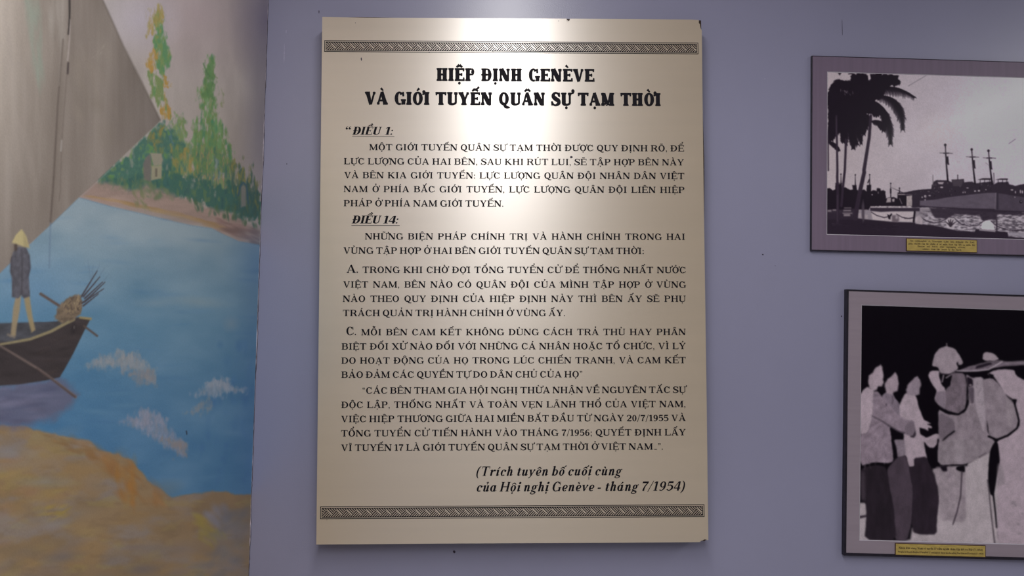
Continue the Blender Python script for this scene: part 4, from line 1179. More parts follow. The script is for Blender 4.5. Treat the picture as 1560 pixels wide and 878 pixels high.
Q1.poly(c5((700, 325), (735, 322), (735, 365), (690, 368)), (128, 118, 120), .6); Q1.poly(c5((745, 335), (770, 330), (768, 360), (750, 362)), (126, 116, 118), .6)
Q1.poly(c5((884, 306), (938, 300), (940, 402), (884, 402)), (128, 118, 118), .6, 1, 0, 5, 1, (.15, 5, 3, 4))
Q1.line(c5((806, 290), (950, 292)), 1.4, (136, 126, 128), .5, .9); Q1.line(c5((818, 330), (840, 380)), 1, (120, 110, 112), .5, .8)
Q1.line(c5((545, 410), (700, 408), (820, 408), (1003, 412)), 1.5, (150, 140, 142), .6, .8)
Q1.r.seed(8)
Q1.dabs(34, inside(c5((550, 403), (1300, 405), (1300, 416), (550, 416))), (.6, 2.2), (.5, .9), (-.1, .1), [(176, 166, 168), (60, 52, 58)], (.6, .95), .5, 4)
Q1.poly(c5((535, 418), (900, 420), (1010, 418), (1010, 452), (760, 452), (640, 458), (540, 448)), (40, 32, 42), .7)
# ships
Q1.poly(c4((-120, 440), (0, 490), (60, 474), (120, 460), (200, 455), (205, 425), (222, 395), (250, 385), (330, 385), (362, 402), (362, 380), (457, 377), (459, 402), (520, 397), (548, 412), (590, 405), (684, 392), (692, 418), (722, 402), (806, 398), (814, 420), (862, 430), (930, 415), (1100, 390), (1560, 400), (1560, 640), (720, 640), (180, 600), (50, 600), (50, 500), (0, 500)), (36, 28, 38), .6, 1, .35, 4)
Q1.poly(c4((110, 548), (220, 540), (335, 520), (500, 500), (640, 485), (712, 485), (706, 612), (450, 606), (190, 592), (110, 585)), (74, 66, 76), .7, 1, 0, 5, 1, (.10, 3, 10, 7))
Q1.poly(c4((712, 485), (800, 500), (930, 520), (1560, 540), (1560, 660), (700, 620)), (58, 50, 60), .8, 1, 0, 5, 1, (.12, 6, 6, 9))
Q1.line(c4((708, 488), (703, 608)), 1.1, (110, 102, 110), .7, .6); Q1.line(c4((722, 490), (722, 612)), 2.6, (34, 28, 38), .9, .8)
Q1.ell(*c4((905, 556))[0], 2.8, 2.8, (26, 20, 28), .3); Q1.ell(*c4((907, 553))[0], 1.2, 1.2, (100, 92, 98), .4)
Q1.poly(c4((250, 400), (300, 400), (290, 418), (258, 416)), (134, 124, 128), .6); Q1.poly(c4((365, 386), (452, 384), (440, 432), (372, 432)), (54, 46, 54), .7)
for x, y, rx, ry in ((545, 472, 10, 8), (575, 469, 11, 9), (450, 482, 5, 8), (467, 481, 5, 8), (153, 512, 12, 13), (187, 507, 12, 6), (485, 447, 12, 5), (128, 520, 6, 8), (282, 442, 16, 8), (152, 540, 9, 5), (630, 460, 7, 5), (835, 462, 14, 7), (862, 480, 5, 14), (858, 520, 5, 6), (902, 475, 7, 18), (918, 478, 7, 16)):
    p = c4((x, y))[0]; Q1.ell(p[0], p[1], rx/5.165, ry/5.165, (158, 148, 152), .5, .9)
Q1.r.seed(19)
Q1.dabs(60, inside(c4((210, 405), (690, 410), (690, 480), (330, 512), (60, 540), (60, 500))), (.7, 2.4), (.5, 1.2), (0, 3), [(66, 58, 66), (22, 16, 24), (88, 78, 84)], (.4, .8), .5)
Q1.line(c4((0, 486), (60, 472), (200, 458)), 1.4, (30, 22, 32), .5)
for x0_, x1_, y0_, y1_ in ((565, 668, 382, 370), (706, 802, 382, 372)):
    Q1.poly(c4((x0_, y0_), (x0_+40, y1_), (x1_, y1_), (x1_, y0_+2)), (40, 32, 40), .5)
    for xx in (x0_+20, x0_+55, x1_-8): Q1.line(c4((xx, y0_), (xx, y0_+32)), .8, DK, .4)
for x, t, b, lean, yd, bx in ((310, 108, 390, 20, 173, 199), (518, 144, 412, 27, 203, 228), (650, 154, 416, 30, 211, 236)):
    Q1.line(c4((x, t), (x+lean*.4, (t+b)/2), (x+lean, b)), (1.5, 2.6), DK, .5)
    Q1.ell(*c4((x, t))[0], 2.2, 2.4, DK, .3)
    Q1.line(c4((x-42, yd-2), (x-14, yd)), .8, (60, 52, 58), .5); Q1.line(c4((x-12, yd), (x+26, yd)), 1.5, DK, .5); Q1.line(c4((x+26, yd), (x+56, yd+2)), .9, (50, 42, 50), .5)
    Q1.poly(c4((x+6, bx), (x+24, bx), (x+28, bx+52), (x+32, bx+64), (x+20, bx+66), (x+12, bx+50)), (26, 18, 28), .5)
    Q1.line(c4((x+2, t+30), (x+4, yd)), 1.0, (116, 106, 108), .5, .5)
Q1.line(c4((213, 345), (214, 430)), .9, (70, 62, 68), .5); Q1.line(c4((408, 345), (408, 380)), 1.2, DK, .5); Q1.line(c4((400, 240), (425, 241)), .8, (120, 112, 114), .6, .6)
Q1.line(c4((692, 330), (694, 410)), .8, DK, .5); Q1.line(c4((520, 250), (540, 300)), .6, (96, 88, 92), .5, .6); Q1.line(c4((628, 248), (655, 270)), .8, (90, 82, 88), .5, .7)
# dark reflections below the hulls
Q1.poly(c4((190, 604), (450, 608), (930, 640), (1560, 650), (1560, 690), (930, 662), (720, 655), (715, 700), (600, 700), (575, 660), (380, 652), (330, 690), (230, 682), (205, 640)), (38, 30, 40), 1.2, .92, .8, 5)
Q1.r.seed(29)
Q1.dabs(60, inside(c4((390, 660), (600, 690), (600, 760), (400, 770))), (1, 3.2), (.4, .8), (-.2, .3), [(166, 160, 166), (70, 64, 72)], (.4, .9), .5)
Q1.dabs(90, inside(c4((720, 680), (930, 690), (1500, 720), (1500, 800), (760, 780))), (1, 3.2), (.4, .8), (-.2, .3), [(168, 162, 168), (62, 56, 64)], (.4, .9), .5)
# quay in the foreground, bollards and chain
Q1.poly(c5((100, 470), (260, 470), (420, 520), (560, 535), (740, 552), (1003, 562), (1003, 720), (100, 720)), (30, 22, 32), .8)
Q1.poly(c4((-80, 720), (60, 722), (250, 748), (400, 782), (540, 792), (552, 770), (800, 795), (808, 830), (940, 842), (1560, 865), (1560, 960), (-80, 960)), (32, 24, 34), .8)
Q1.poly(c5((100, 420), (135, 440), (420, 425), (420, 530), (100, 530)), (36, 28, 38), 1, .95)
for x0_, x1_, y_, hgt in ((130, 165, 448, 14), (180, 215, 440, 12), (282, 352, 445, 12), (285, 345, 488, 20), (275, 365, 470, 8), (290, 355, 420, 7), (425, 452, 490, 40), (485, 515, 505, 40), (430, 510, 440, 8)):
    Q1.poly(c5((x0_, y_-hgt/2), (x1_, y_-hgt/2), (x1_, y_+hgt/2), (x0_, y_+hgt/2)), (132, 122, 124), 1.0, .75)
Q1.poly(c5((456, 400), (470, 340), (482, 400), (482, 540), (468, 560), (456, 500)), (56, 48, 56), 1.2, .9)
for pts in (c5((548, 460), (600, 492), (670, 512), (725, 500), (740, 480)), c5((790, 480), (840, 508), (900, 520), (950, 512)), c4((110, 672), (160, 705), (220, 722), (280, 710), (315, 692)), c4((385, 688), (430, 728), (500, 748), (570, 738), (605, 712)), c4((668, 708), (720, 748), (790, 776), (870, 782), (960, 778)), c4((-10, 686), (30, 688), (60, 682))):
    Q1.line(pts, 1.3, (38, 30, 40), .5, .95)
Q1.poly(c5((745, 490), (810, 490), (812, 540), (800, 556), (745, 552)), (84, 74, 80), 1.2); Q1.ell(*c5((790, 510))[0], 3, 4, (140, 130, 134), .7, .8)
Q1.poly(c5((700, 480), (722, 490), (740, 470), (748, 480), (732, 505), (730, 530), (712, 525)), DK, .6)
Q1.line(c5((962, 455), (952, 550)), 2.4, DK, .5); Q1.line(c4((70, 638), (62, 712)), 2.6, DK, .5)
Q1.poly(c4((72, 690), (85, 668), (115, 668), (132, 690), (128, 735), (76, 728)), (138, 128, 132), .8, 1, 0, 5, 1, (.12, 4, 4, 3))
Q1.poly(c4((316, 700), (335, 680), (370, 682), (392, 700), (390, 742), (372, 768), (330, 764), (315, 735)), (146, 138, 142), .8, 1, 0, 5, 1, (.15, 4, 4, 3))
for a_ in (-2.5, -2.0, -1.57, -1.1, -.6):
    q_ = c4((352, 745))[0]; Q1.line([q_, (q_[0]+math.cos(a_)*8.5, q_[1]+math.sin(a_)*9.5)], (3.0, 1.2), (44, 36, 44), .6)
Q1.poly(c4((592, 752), (606, 716), (630, 704), (662, 704), (688, 730), (700, 778), (596, 770)), (176, 168, 172), .8)
Q1.poly(c4((578, 770), (704, 780), (704, 794), (578, 782)), (120, 112, 118), .7); Q1.line(c4((715, 700), (716, 782)), 2.0, (40, 32, 42), .7)
Q1.poly(c4((810, 792), (940, 800), (1560, 830), (1560, 862), (940, 838), (812, 822)), (118, 112, 120), 1.0, .8)
Q1.r.seed(31)
Q1.dabs(50, inside(c5((150, 560), (1003, 580), (1003, 650), (150, 640))), (2, 7), (.5, 1.4), (-.05, .12), [(44, 36, 46), (22, 15, 24)], (.2, .5), 1)
# palms
def frond(a, b, c_, L, n, droop=.75, wid=2.4):
    pts = []
    for k in range(n+1):
        t = k/n
        x = a[0]*(1-t)**2+2*b[0]*t*(1-t)+c_[0]*t*t; y = a[1]*(1-t)**2+2*b[1]*t*(1-t)+c_[1]*t*t
        pts.append((x, y))
    Q1.line(pts, (wid, .8), DK, .5)
    for k in range(1, n):
        dx, dy = pts[k+1][0]-pts[k-1][0], pts[k+1][1]-pts[k-1][1]; l = math.hypot(dx, dy)
        dx, dy = dx/l, dy/l
        t = k/n; ln = L*(.55+.45*math.sin(PI*min(1, t*1.15)))*Q1.r.uniform(.8, 1.15)*(1.0 if t < .8 else .8)
        for sg in (1, -1):
            vx = dx*.55-sg*dy*.75; vy = dy*.55+sg*dx*.75+droop
            m2 = math.hypot(vx, vy)
            kk = ln if vy > 0 else ln*.35
            ex, ey = pts[k][0]+vx/m2*kk, pts[k][1]+vy/m2*kk
            Q1.line([pts[k], ((pts[k][0]*.5+ex*.5)+dx*.6, pts[k][1]*.5+ey*.5-.5), (ex, ey)], (2.1, .5), DK, .45)
Q1.r.seed(14)
Q1.poly(c3((122, 560), (118, 230), (140, 160), (180, 118), (300, 128), (310, 90), (330, 66), (440, 66), (452, 110), (470, 128), (466, 70), (712, 78), (700, 130), (640, 165), (600, 200), (590, 240), (540, 290), (510, 300), (500, 380), (460, 420), (430, 470), (380, 500), (330, 540), (270, 570), (215, 560), (180, 560), (140, 540)), DK, .8, 1, 1.2, 5)
for p in ((180, 120), (250, 108), (150, 150)): pass
FR = [((490, 215), (640, 130), (842, 268), 13), ((510, 255), (740, 235), (742, 540), 15), ((500, 300), (640, 380), (640, 660), 14), ((480, 470), (560, 440), (580, 545), 9),
      ((480, 200), (560, 110), (700, 90), 10), ((470, 190), (480, 90), (560, 60), 9), ((620, 120), (670, 110), (690, 150), 9), ((300, 330), (370, 400), (395, 570), 12),
      ((280, 420), (350, 520), (330, 690), 12), ((260, 400), (300, 560), (365, 660), 11), ((250, 380), (200, 470), (180, 590), 11), ((200, 330), (150, 420), (140, 610), 11),
      ((420, 380), (420, 470), (415, 570), 8), ((250, 180), (160, 120), (122, 330), 12), ((330, 190), (250, 110), (180, 130), 8), ((120, 640), (170, 640), (212, 710), 6),
      ((430, 350), (450, 420), (440, 530), 8), ((560, 360), (600, 420), (592, 545), 8), ((300, 470), (310, 560), (325, 695), 8), ((340, 470), (380, 540), (395, 655), 8), ((250, 480), (262, 560), (270, 660), 8), ((190, 470), (160, 540), (150, 625), 8), ((370, 450), (410, 500), (418, 575), 8), ((130, 480), (140, 560), (132, 630), 7), ((460, 370), (500, 360), (530, 420), 8), ((480, 320), (520, 330), (548, 410), 8), ((640, 110), (690, 105), (702, 150), 8), ((560, 100), (610, 120), (622, 160), 8), ((230, 540), (240, 600), (245, 640), 6)]
for a, b, c_, L in FR:
    a, b, c_ = c3(a, b, c_); frond(a, b, c_, L*1.05, 40)
Q1.ell(*c3((522, 292))[0], 2.6, 1.8, (150, 140, 142), .5, .95, -.3); Q1.ell(*c3((446, 404))[0], 1.4, 1.0, (140, 130, 132), .5, .9)
Q1.line(c3((455, 75), (460, 105)), 1.4, (150, 140, 142), .5, .9)
Q1.dabs(14, inside(c3((215, 205), (330, 215), (330, 245), (250, 240))), (1.5, 3.5), (.3, .6), (1.1, 1.5), [(130, 120, 124)], (.3, .7), .6)
Q1.poly(c3((200, 60), (230, 62), (215, 82)), DK, .6); Q1.line(c3((290, 70), (320, 66)), 1.4, DK, .5)
for pts, w_ in ((c3((475, 420), (462, 600), (440, 740), (418, 878))+c5((480, 80), (440, 260), (410, 420), (395, 520)), (4.2, 7.0)), (c3((188, 420), (192, 640), (196, 878))+c5((222, 120), (228, 300), (225, 560)), (2.6, 4.4)),
                (c3((268, 620), (258, 878))+c5((288, 120), (275, 240), (262, 400)), (3.4, 3.8)), (c3((118, 560), (120, 878)), (2.0, 2.0))):
    Q1.line(pts, w_, (36, 27, 38), .6)
Q1.line(c3((184, 430), (186, 600)), 1, (60, 52, 58), .6, .6); Q1.line(c5((224, 300), (224, 540)), 1.6, (58, 48, 58), 1.0, .5)

# second photograph
Q2 = Draft(1300, 455, 1690, 850, .7, (6, 3, 8))
Q2.rounding = 1
c1g = cv(1300, 540, 6.271); c2g = cv(1420, 500, 4.879); c3g = cv(1300, 670, 4.879); c4g = cv(1420, 670, 4.879)
LT, MD = (138, 125, 132), (112, 100, 109)
BLK = (7, 4, 9)
tx = lambda s_, c=.10: (c, 8, 5, s_)
# pale ground
Q2.poly(c3g((30, 470), (110, 470), (110, 740), (420, 760), (440, 640), (620, 600), (640, 200), (1400, 200), (1900, 200), (1900, 880), (30, 880)), (142, 133, 136), 2.0, 1, 0, 5, 1, (.05, 20, 20, 3))
Q2.poly(c3g((30, 570), (60, 566), (100, 560), (100, 575), (60, 585), (30, 585)), (44, 36, 44), 1.0)
Q2.poly(c3g((585, 215), (683, 195), (860, 200), (870, 420), (860, 560), (800, 620), (640, 600), (640, 440), (620, 330)), (124, 114, 119), 2.0, 1, 1, 10, 5, (.12, 8, 6, 9))
Q2.ell(*c4g((150, 430))[0], 5, 9, (108, 98, 104), 1, .6); Q2.ell(*c4g((235, 450))[0], 4, 14, (106, 96, 102), 1, .7); Q2.ell(*c4g((130, 270))[0], 6, 8, (104, 94, 101), 1, .7)
# group on the left
Q2.poly(c1g((60, 390), (90, 350), (130, 312), (150, 320), (200, 345), (192, 560), (160, 700), (130, 760), (60, 770)), LT, 1.0, 1, .4, 6, 4, tx(11, .05))
Q2.rounding = 0
Q2.poly(c1g((142, 250), (148, 205), (185, 170), (215, 125), (262, 100), (278, 130), (290, 200), (284, 245), (290, 270), (270, 305), (236, 308), (226, 340), (190, 350), (150, 320)), (134, 121, 128), 1.3, 1, .5, 5, 2, tx(12, .04))
Q2.rounding = 1
Q2.poly(c1g((268, 400), (310, 360), (370, 362), (400, 420), (440, 470), (468, 560), (490, 640), (440, 640), (330, 520)), (100, 90, 99), .9, 1, .3, 5, 2, tx(13))
Q2.rounding = 0
Q2.poly(c1g((308, 345), (300, 290), (330, 235), (370, 205), (400, 170), (422, 205), (430, 260), (436, 285), (422, 350), (385, 362), (365, 385), (320, 370)), (128, 115, 122), 1.3, 1, .5, 5, 3, tx(14, .05))
Q2.rounding = 1
Q2.line(c1g((372, 400), (380, 440), (372, 470)), 1.6, (64, 56, 64), .9, .8); Q2.line(c1g((420, 460), (450, 560)), 1.4, (74, 66, 74), .9, .7)
# third figure, pale shirt
Q2.poly(c1g((495, 370), (560, 375), (600, 400), (625, 500), (655, 580), (675, 625), (720, 650), (745, 662), (700, 668), (752, 690), (748, 712), (715, 702), (716, 734), (690, 716), (640, 700), (632, 700), (640, 760), (700, 800), (760, 770), (800, 755), (835, 780), (800, 880), (790, 1000), (480, 1000), (480, 700), (440, 560), (442, 480)), LT, .9, 1, .3, 5, 6, tx(15, .05))
Q2.rounding = 0
Q2.poly(c1g((512, 305), (545, 262), (585, 225), (612, 210), (636, 250), (646, 300), (636, 330), (632, 385), (600, 392), (570, 400), (520, 390), (500, 345)), (116, 105, 113), 1.3, 1, .5, 5, 7, tx(16, .07))
Q2.rounding = 1
Q2.poly(c1g((585, 690), (600, 770), (580, 800), (540, 790), (560, 740)), (30, 24, 31), 1.0, .9)
# jacket and outstretched arm of the nearest figure
Q2.poly(c1g((190, 360), (232, 350), (270, 400), (310, 430), (350, 490), (410, 560), (450, 600), (520, 632), (575, 632), (590, 680), (585, 740), (565, 785), (500, 765), (420, 730), (350, 690), (362, 800), (372, 880), (385, 1020), (330, 1045), (200, 1030), (60, 1070), (60, 770), (130, 758), (165, 690), (182, 600)), MD, .9, 1, .4, 6, 8, (.16, 7, 7, 17))
Q2.line(c1g((180, 590), (260, 630), (350, 690), (430, 735), (485, 752)), (1.6, 2.6), (54, 46, 54), 1.0, .85)
Q2.poly(c1g((490, 690), (540, 640), (578, 640), (588, 720), (560, 785), (500, 765)), (92, 82, 90), 1.0, .8)
for a, b in (((160, 690), (250, 640)), ((200, 740), (250, 690)), ((110, 800), (160, 770)), ((250, 470), (300, 500)), ((190, 450), (260, 440)), ((300, 760), (250, 860))):
    Q2.line(c1g(a, b), 3, (84, 74, 82), 2.0, .5)
Q2.ell(*c1g((315, 482))[0], 2, 3.5, (60, 52, 60), .7, .8); Q2.ell(*c1g((215, 395))[0], 5, 4, (78, 70, 78), .9, .7); Q2.ell(*c1g((270, 510))[0], 4, 3, (80, 72, 80), .9, .6)
Q2.poly(c3g((300, 0), (382, 0), (392, 115), (330, 140), (320, 60)), (106, 96, 104), 1.0, 1, 0, 5, 1, tx(18, .14))
Q2.line(c3g((293, 0), (305, 90), (320, 180), (310, 215)), (2.4, 4), BLK, .9)
Q2.poly(c3g((380, 0), (525, 0), (538, 125), (455, 140), (455, 198), (412, 205), (392, 110)), LT, .9, 1, .3, 5, 1, tx(19, .05))
Q2.poly(c3g((250, 215), (330, 130), (390, 118), (420, 225), (447, 370), (440, 520), (430, 640), (398, 752), (305, 752), (300, 520), (262, 340)), (58, 49, 57), 1.2, 1, .3, 6, 1, (.12, 18, 6, 20))
Q2.poly(c3g((50, 222), (120, 196), (180, 190), (245, 205), (265, 330), (298, 500), (322, 752), (84, 748), (96, 560), (92, 470), (60, 450), (50, 330)), (30, 24, 30), 1.2, 1, .3, 6, 1, (.2, 18, 6, 21))
Q2.poly(c3g((54, 240), (88, 240), (92, 450), (54, 450)), (58, 50, 57), 2.5, .7)
Q2.poly(c3g((450, 138), (545, 126), (578, 205), (618, 330), (638, 440), (622, 590), (618, 706), (500, 706), (446, 694), (432, 620), (447, 370), (412, 207), (455, 198)), (33, 26, 33), 1.1, 1, .3, 6, 1, (.2, 18, 6, 22))
Q2.poly(c3g((520, 8), (560, 60), (600, 62), (632, 20), (640, 185), (600, 218), (570, 192), (545, 125)), BLK, .9, 1, .4, 5)
Q2.poly(c3g((540, 20), (600, 52), (620, 0), (560, 0)), (130, 118, 124), .9)
# the soldier: pack, jacket, helmet
Q2.poly(c2g((45, 600), (110, 640), (195, 650), (250, 620), (275, 560), (270, 440), (250, 340), (300, 372), (375, 362), (400, 430), (412, 560), (405, 760), (460, 838), (480, 900), (475, 960), (430, 960), (240, 1010), (45, 1020), (40, 860), (50, 780)), (112, 102, 108), 1.0, 1, .3, 6, 1, (.14, 9, 6, 23))
Q2.poly(c2g((50, 620), (165, 690), (170, 770), (90, 840), (50, 800)), (84, 75, 82), 1.5, .8, .5, 6)
Q2.line(c2g((165, 768), (120, 800), (80, 835)), 2.2, BLK, .9); Q2.line(c2g((45, 830), (38, 900)), 2.6, BLK, .9)
Q2.poly(c2g((310, 368), (372, 366), (384, 480), (396, 640), (388, 780), (370, 740), (330, 620), (312, 500)), (134, 124, 130), 1.2, .9)
Q2.poly(c2g((258, 360), (300, 380), (305, 430), (268, 440)), (20, 14, 22), .9); Q2.poly(c2g((270, 440), (312, 440), (310, 560), (282, 560)), (64, 56, 64), 1.0, .9); Q2.ell(*c2g((285, 424))[0], 3, 2, (120, 110, 114), .6)
Q2.poly(c2g((375, 385), (440, 368), (500, 420), (540, 480), (562, 520), (590, 545), (615, 570), (642, 690), (632, 742), (560, 796), (480, 828), (425, 800), (405, 660), (400, 500)), (114, 104, 110), 1.0, 1, .3, 6, 1, (.12, 9, 9, 24))
Q2.poly(c2g((545, 500), (600, 540), (620, 640), (590, 740), (560, 720)), (126, 116, 121), 1.6, .7)
Q2.poly(c2g((35, 455), (95, 470), (140, 400), (150, 335), (240, 335), (262, 430), (256, 590), (196, 640), (110, 615), (18, 540)), (92, 82, 89), 1.0, 1, .3, 6, 1, (.2, 7, 5, 25))
Q2.line(c2g((18, 545), (60, 590), (115, 622), (195, 643), (248, 606), (260, 540), (262, 440)), (2.4, 2.0), BLK, .8)
Q2.poly(c2g((52, 352), (90, 345), (140, 375), (135, 430), (90, 455), (55, 420)), BLK, .9, 1, .4, 4)
Q2.line(c2g((85, 352), (75, 400)), 2.0, (110, 100, 106), .8); Q2.line(c2g((150, 340), (105, 370)), 2, (120, 110, 116), .8, .9)
Q2.poly(c1g((712, 205), (730, 170), (780, 148), (822, 160), (818, 215), (845, 290), (880, 330), (880, 500), (820, 490), (772, 430), (800, 350), (755, 290)), LT, .9, 1, .3, 5, 1, tx(26, .05))
Q2.poly(c2g((0, 330), (40, 345), (52, 420), (45, 450), (15, 430)), LT, .9, 1)
Q2.poly(c1g((775, 440), (800, 355), (880, 350), (880, 530), (830, 500)), (104, 94, 102), 1.2, 1)
Q2.poly(c2g((0, 288), (4, 250), (22, 190), (60, 148), (105, 134), (165, 150), (205, 200), (232, 258), (222, 272), (196, 275), (192, 250), (180, 262), (196, 300), (165, 330), (110, 346), (62, 335), (44, 296)), (124, 113, 119), .9, 1, .3, 6, 1, tx(27, .08))
Q2.line(c2g((108, 115), (110, 138)), 1.4, (124, 113, 119), .6); Q2.poly(c2g((-10, 282), (40, 290), (52, 312), (20, 318), (-10, 310)), BLK, .8)
Q2.line(c2g((60, 340), (130, 345), (185, 315)), 1.4, (40, 33, 40), .8, .9)
Q2.poly(c2g((185, 322), (260, 290), (340, 268), (420, 246), (500, 238), (560, 250), (700, 240), (900, 240), (900, 280), (680, 276), (520, 288), (440, 300), (330, 322)), (84, 75, 82), 1.0, 1, .3, 6, 1, (.3, 4, 12, 28))
Q2.line(c2g((185, 318), (260, 320), (340, 318), (420, 308), (470, 280), (520, 250)), (2.0, 2.4), (140, 130, 136), .8, .95)
Q2.poly(c2g((330, 282), (430, 256), (450, 268), (380, 290), (320, 305)), (20, 14, 22), .9, .9)
Q2.line(c2g((540, 262), (700, 258)), 2.4, (104, 95, 101), 1.0, .9)
Q2.poly(c2g((374, 232), (378, 195), (400, 178), (440, 182), (480, 205), (498, 230), (470, 242), (400, 244)), (128, 117, 122), .9, 1, .3, 5)
Q2.poly(c2g((412, 340), (470, 312), (540, 306), (612, 312), (622, 352), (690, 390), (800, 400), (1100, 420), (1100, 1700), (480, 1700), (490, 900), (480, 840), (580, 800), (650, 730), (650, 690), (622, 570), (600, 530), (540, 490), (500, 420), (455, 355), (430, 358)), LT, .9, 1, .3, 5, 1, tx(29, .05))
Q2.poly(c2g((595, 528), (632, 530), (618, 575)), BLK, .8); Q2.poly(c2g((418, 335), (462, 350), (440, 380), (425, 356)), BLK, .8)
Q2.ell(*c2g((545, 370))[0], 6, 4, (122, 112, 118), 1, .6)
Q2.line(c2g((612, 560), (646, 690), (632, 745), (560, 800), (480, 832), (420, 806)), (2.0, 3.0), BLK, .8)
Q2.r.seed(77)
for _ in range(46):
    x, y = inside(c2g((270, 380), (390, 400), (410, 560), (405, 760), (460, 850), (420, 900), (60, 900), (60, 820), (170, 700), (250, 640)))(Q2.r)
    l = Q2.r.uniform(4, 11); a_ = Q2.r.uniform(1.1, 2.1)
    Q2.line([(x, y), (x+l*math.cos(a_), y+l*math.sin(a_))], (1.6, .8), Q2.r.choice([(92, 83, 89), (128, 118, 123), (98, 89, 95)]), 1.2, .45)
for _ in range(40):
    x, y = inside(c1g((140, 770), (190, 610), (340, 690), (360, 860), (380, 1000), (80, 1040), (70, 800)))(Q2.r)
    l = Q2.r.uniform(5, 12); a_ = Q2.r.uniform(1.3, 2.3)
    Q2.line([(x, y), (x+l*math.cos(a_), y+l*math.sin(a_))], (1.8, .8), Q2.r.choice([(90, 80, 88), (124, 112, 120), (96, 86, 94)]), 1.3, .45)
# trousers and straps
Q2.poly(c4g((245, 188), (380, 122), (440, 95), (418, 200), (412, 300), (432, 450), (452, 600), (470, 790), (250, 790), (255, 560)), (142, 133, 136), 1.5, 1, 0, 5, 1, (.03, 20, 6, 3))
Q2.poly(c4g((45, 0), (475, 0), (450, 85), (385, 122), (300, 158), (240, 185), (150, 178), (45, 192)), (112, 103, 108), 1.0, 1, .4, 6, 1, (.12, 8, 6, 30))
Q2.poly(c4g((165, 0), (240, 0), (240, 170), (165, 170)), (126, 117, 122), 2.5, .6); Q2.line(c4g((350, 130), (400, 100)), 1.5, (60, 52, 58), 1.0, .8)
Q2.poly(c4g((182, 202), (243, 192), (244, 244), (200, 234), (178, 222)), BLK, .8); Q2.poly(c4g((55, 200), (108, 192), (114, 236), (80, 238)), (16, 10, 18), 1.4)
Q2.poly(c4g((470, 8), (490, 30), (498, 100), (504, 165), (485, 255), (468, 360), (458, 425), (430, 405), (414, 290), (428, 100), (440, 60)), BLK, .9)
Q2.line(c4g((455, 410), (470, 540), (480, 655)), (2.4, 1.8), BLK, .7); Q2.line(c4g((412, 300), (425, 410), (440, 560), (466, 778)), (1.4, 1.8), (56, 48, 54), .7)
Q2.line(c4g((222, 235), (212, 420), (185, 540), (155, 630)), 1.8, (44, 36, 43), .7)
Q2.poly(c4g((486, 180), (520, 180), (545, 330), (500, 345), (480, 340)), (116, 107, 112), 2.0, .7)
for x, y, rx, ry in ((605, 470, 6, 4), (640, 630, 4, 3), (650, 700, 5, 3), (620, 490, 3, 3), (670, 550, 3, 2)):
    Q2.ell(*c4g((x, y))[0], rx, ry, (100, 92, 97), 1, .7)
Q2.line(c4g((485, 690), (488, 730)), 1.6, (96, 88, 92), 1, .6)
def develop(Q, n, contrast, grain, seed):
    """the softness, uneven exposure and grain of an enlarged old negative"""
    for _ in range(n):
        a = np.pad(Q.a, ((1, 1), (1, 1), (0, 0)), 'edge')
        a = (a[:-2]+2*a[1:-1]+a[2:])/4; Q.a = (a[:, :-2]+2*a[:, 1:-1]+a[:, 2:])/4
    u = 1+(fbm(Q.h, Q.w, 14, 12, seed, 4)-.5)*2*contrast+(fbm(Q.h, Q.w, 1.6, 1.6, seed+9, 2)-.5)*2*grain
    Q.a = np.clip(Q.a*u[..., None], 0, 255)


develop(Q1, 1, .02, .045, 801)
develop(Q2, 3, .07, .06, 811)
#%%PRINTSEND


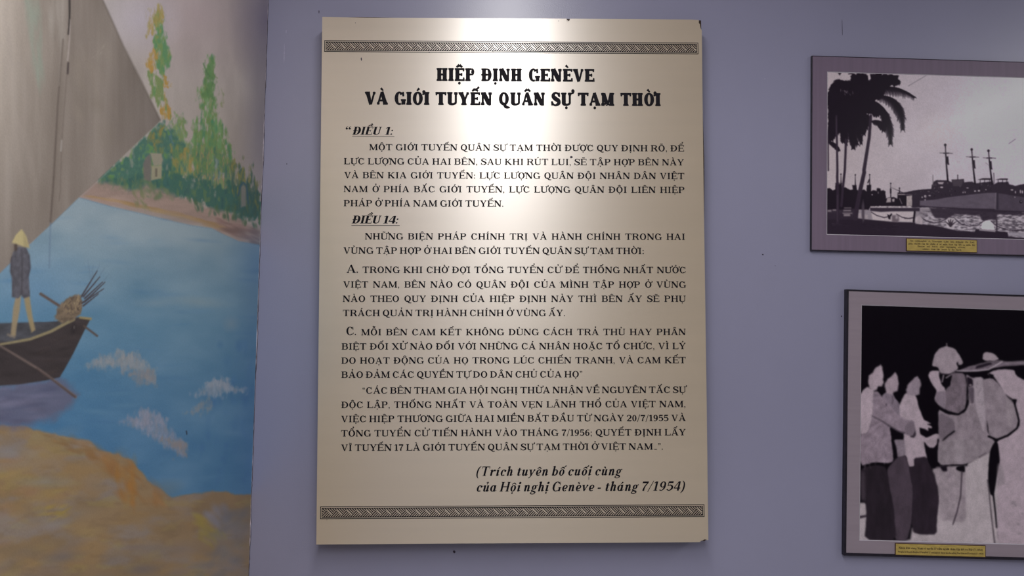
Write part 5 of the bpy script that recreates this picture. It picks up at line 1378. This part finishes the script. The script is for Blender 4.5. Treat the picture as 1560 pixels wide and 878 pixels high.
# ------------------------------------------------------------------ FRAMED PHOTOGRAPHS
def framed(px_tl, px_bl, w_px, tilt, label, rim, depth, print_tl, print_br, print_right, draft, mats, plaque, rows, gain, coat=0.0):
    """a picture hung a little out of true; every part is placed in the frame's own x, z"""
    YF = -depth
    tl = at(*px_tl, 1, YF); bl = at(*px_bl, 1, YF)
    hgt = float(np.hypot(tl[0]-bl[0], tl[2]-bl[2])); k = hgt/(px_bl[1]-px_tl[1]); wid = w_px*k
    root = empty('framed_photograph', (bl[0], 0, bl[2]), label, 'framed photo', (0, tilt, 0))
    ct, sn = math.cos(tilt), math.sin(tilt)
    def loc(px, py, y=YF):
        p = at(px, py, 1, y); dx, dz = p[0]-bl[0], p[2]-bl[2]
        return ct*dx-sn*dz, sn*dx+ct*dz
    M_frame, M_mount = mats
    O = (0, wid, 0, hgt)
    I = (rim[0], wid-rim[1], rim[2], hgt-rim[3])
    a = loc(*print_tl); b = loc(*print_br)
    Pr = (a[0], print_right*k, b[1], a[1])
    # moulding: outer sides, front lip and inner lip
    f = MB()
    f.ring(O, O, -.002, YF, 0); f.ring(O, I, YF, YF, 0)
    J = (I[0]+.0004, I[1]-.0004, I[2]+.0004, I[3]-.0004)
    f.ring(I, J, YF, YF+.0022, 0)
    f.v += [(O[0], -.002, O[2]), (O[1], -.002, O[2]), (O[1], -.002, O[3]), (O[0], -.002, O[3])]
    n = len(f.v); f.f.append((n-1, n-2, n-3, n-4)); f.m.append(0)
    f.build('frame', M_frame, root)
    # mount board with its bevelled window
    YM = YF+.0018
    f = MB(); bw = .0022
    W_ = (Pr[0]-bw, Pr[1]+bw, Pr[2]-bw, Pr[3]+bw)
    f.ring(I, W_, YM, YM, 0)
    mt = f.build('mount', M_mount, root)
    f = MB(); f.ring(W_, Pr, YM, YM+.0012, 0); f.build('bevel', M_bevel, mt)
    # the print
    nx, nz = int((Pr[1]-Pr[0])/.00105), int((Pr[3]-Pr[2])/.00105)
    gx, gz = np.meshgrid(np.linspace(Pr[0], Pr[1], nx), np.linspace(Pr[2], Pr[3], nz))
    Pl = np.stack([gx, np.full_like(gx, YM+.0011), gz], -1)
    Wd = np.stack([bl[0]+ct*gx+sn*gz, Pl[..., 1], bl[2]-sn*gx+ct*gz], -1)
    qx, qy = project(Wd)
    pr = sheet('photo_print', Pl[:, ::-1], draft.sample(qx, qy)[:, ::-1], art_material('photo_paper', .36, .14, .05, 900, coat=coat), root, gain)
    pr.data.flip_normals()
    # caption plate
    a = loc(*plaque[0]); b = loc(*plaque[1])
    f = MB(); f.box(a[0]-.0016, b[0]+.0016, YF-.0012, YM+.0002, b[1]-.0016, a[1]+.0016, 1)
    f.box(a[0], b[0], YF-.0016, YF-.0010, b[1], a[1], 0)
    pq = f.build('caption_plaque', [M_gold, M_goldrim], root); pq['label'] = 'gold caption plaque with dark lettering'
    ink = Ink()
    for text, fx0, fx1, fz, cap in rows:
        W2, H2 = b[0]-a[0], a[1]-b[1]
        ink.line(SMALL, text, a[0]+W2*fx0, a[0]+W2*fx1, b[1]+H2*fz, H2*cap, YF-.0018)
    ink.build('caption_lettering', M_plate_ink, pq)
    return root


M_plate_ink = material('dark_plate_lettering', (0.045, 0.028, 0.018), 0.5, 0.4, noise=((60, 60, 60), 0.2))
framed((1236.8, 84.7), (1235.6, 382.0), 424, math.radians(1.36),
       'mauve-bordered black and white photograph of palm trees and moored ships, the upper picture', (.0020, .0020, .0030, .0008), .011,
       (1261.5, 109.8), (1262, 356.6), 398, Q1, (M_edge, M_mauve),
       ((1381.4, 363.9), (1487.4, 384.4)),
       [('Tàu Arkhanghen và Xtavropon (Liên Xô), Kilinski (Ba Lan)', .035, .965, .765, .135), ('giúp chuyển cán bộ, chiến sĩ từ miền Nam tập kết ra miền Bắc', .02, .98, .525, .135),
        ('Russian and Polish ships regrouping officers,', .15, .84, .315, .13), ('soldiers from the South to the North', .22, .78, .085, .13)], 2.75, .15)
framed((1289.2, 440.9), (1286.0, 846.9), 372, math.radians(1.82),
       'dark-framed black and white photograph of people greeting a helmeted soldier, the lower picture', (.0060, .0066, .0075, .0045), .018,
       (1313.7, 465.4), (1310, 823.0), 346, Q2, (M_edge, M_greymat),
       ((1364.6, 828.6), (1500.4, 848.6)),
       [('Nhân dân vùng Nam vĩ tuyến 17 tiễn người thân tập kết ra Bắc (7-1954)', .03, .97, .545, .19), ('People in South Bank of Parallel 17 seeing off their kin heading Northward for duty (7-1954)', .02, .98, .20, .16)], 2.35)
for n_ in notes: print('LINE', n_)
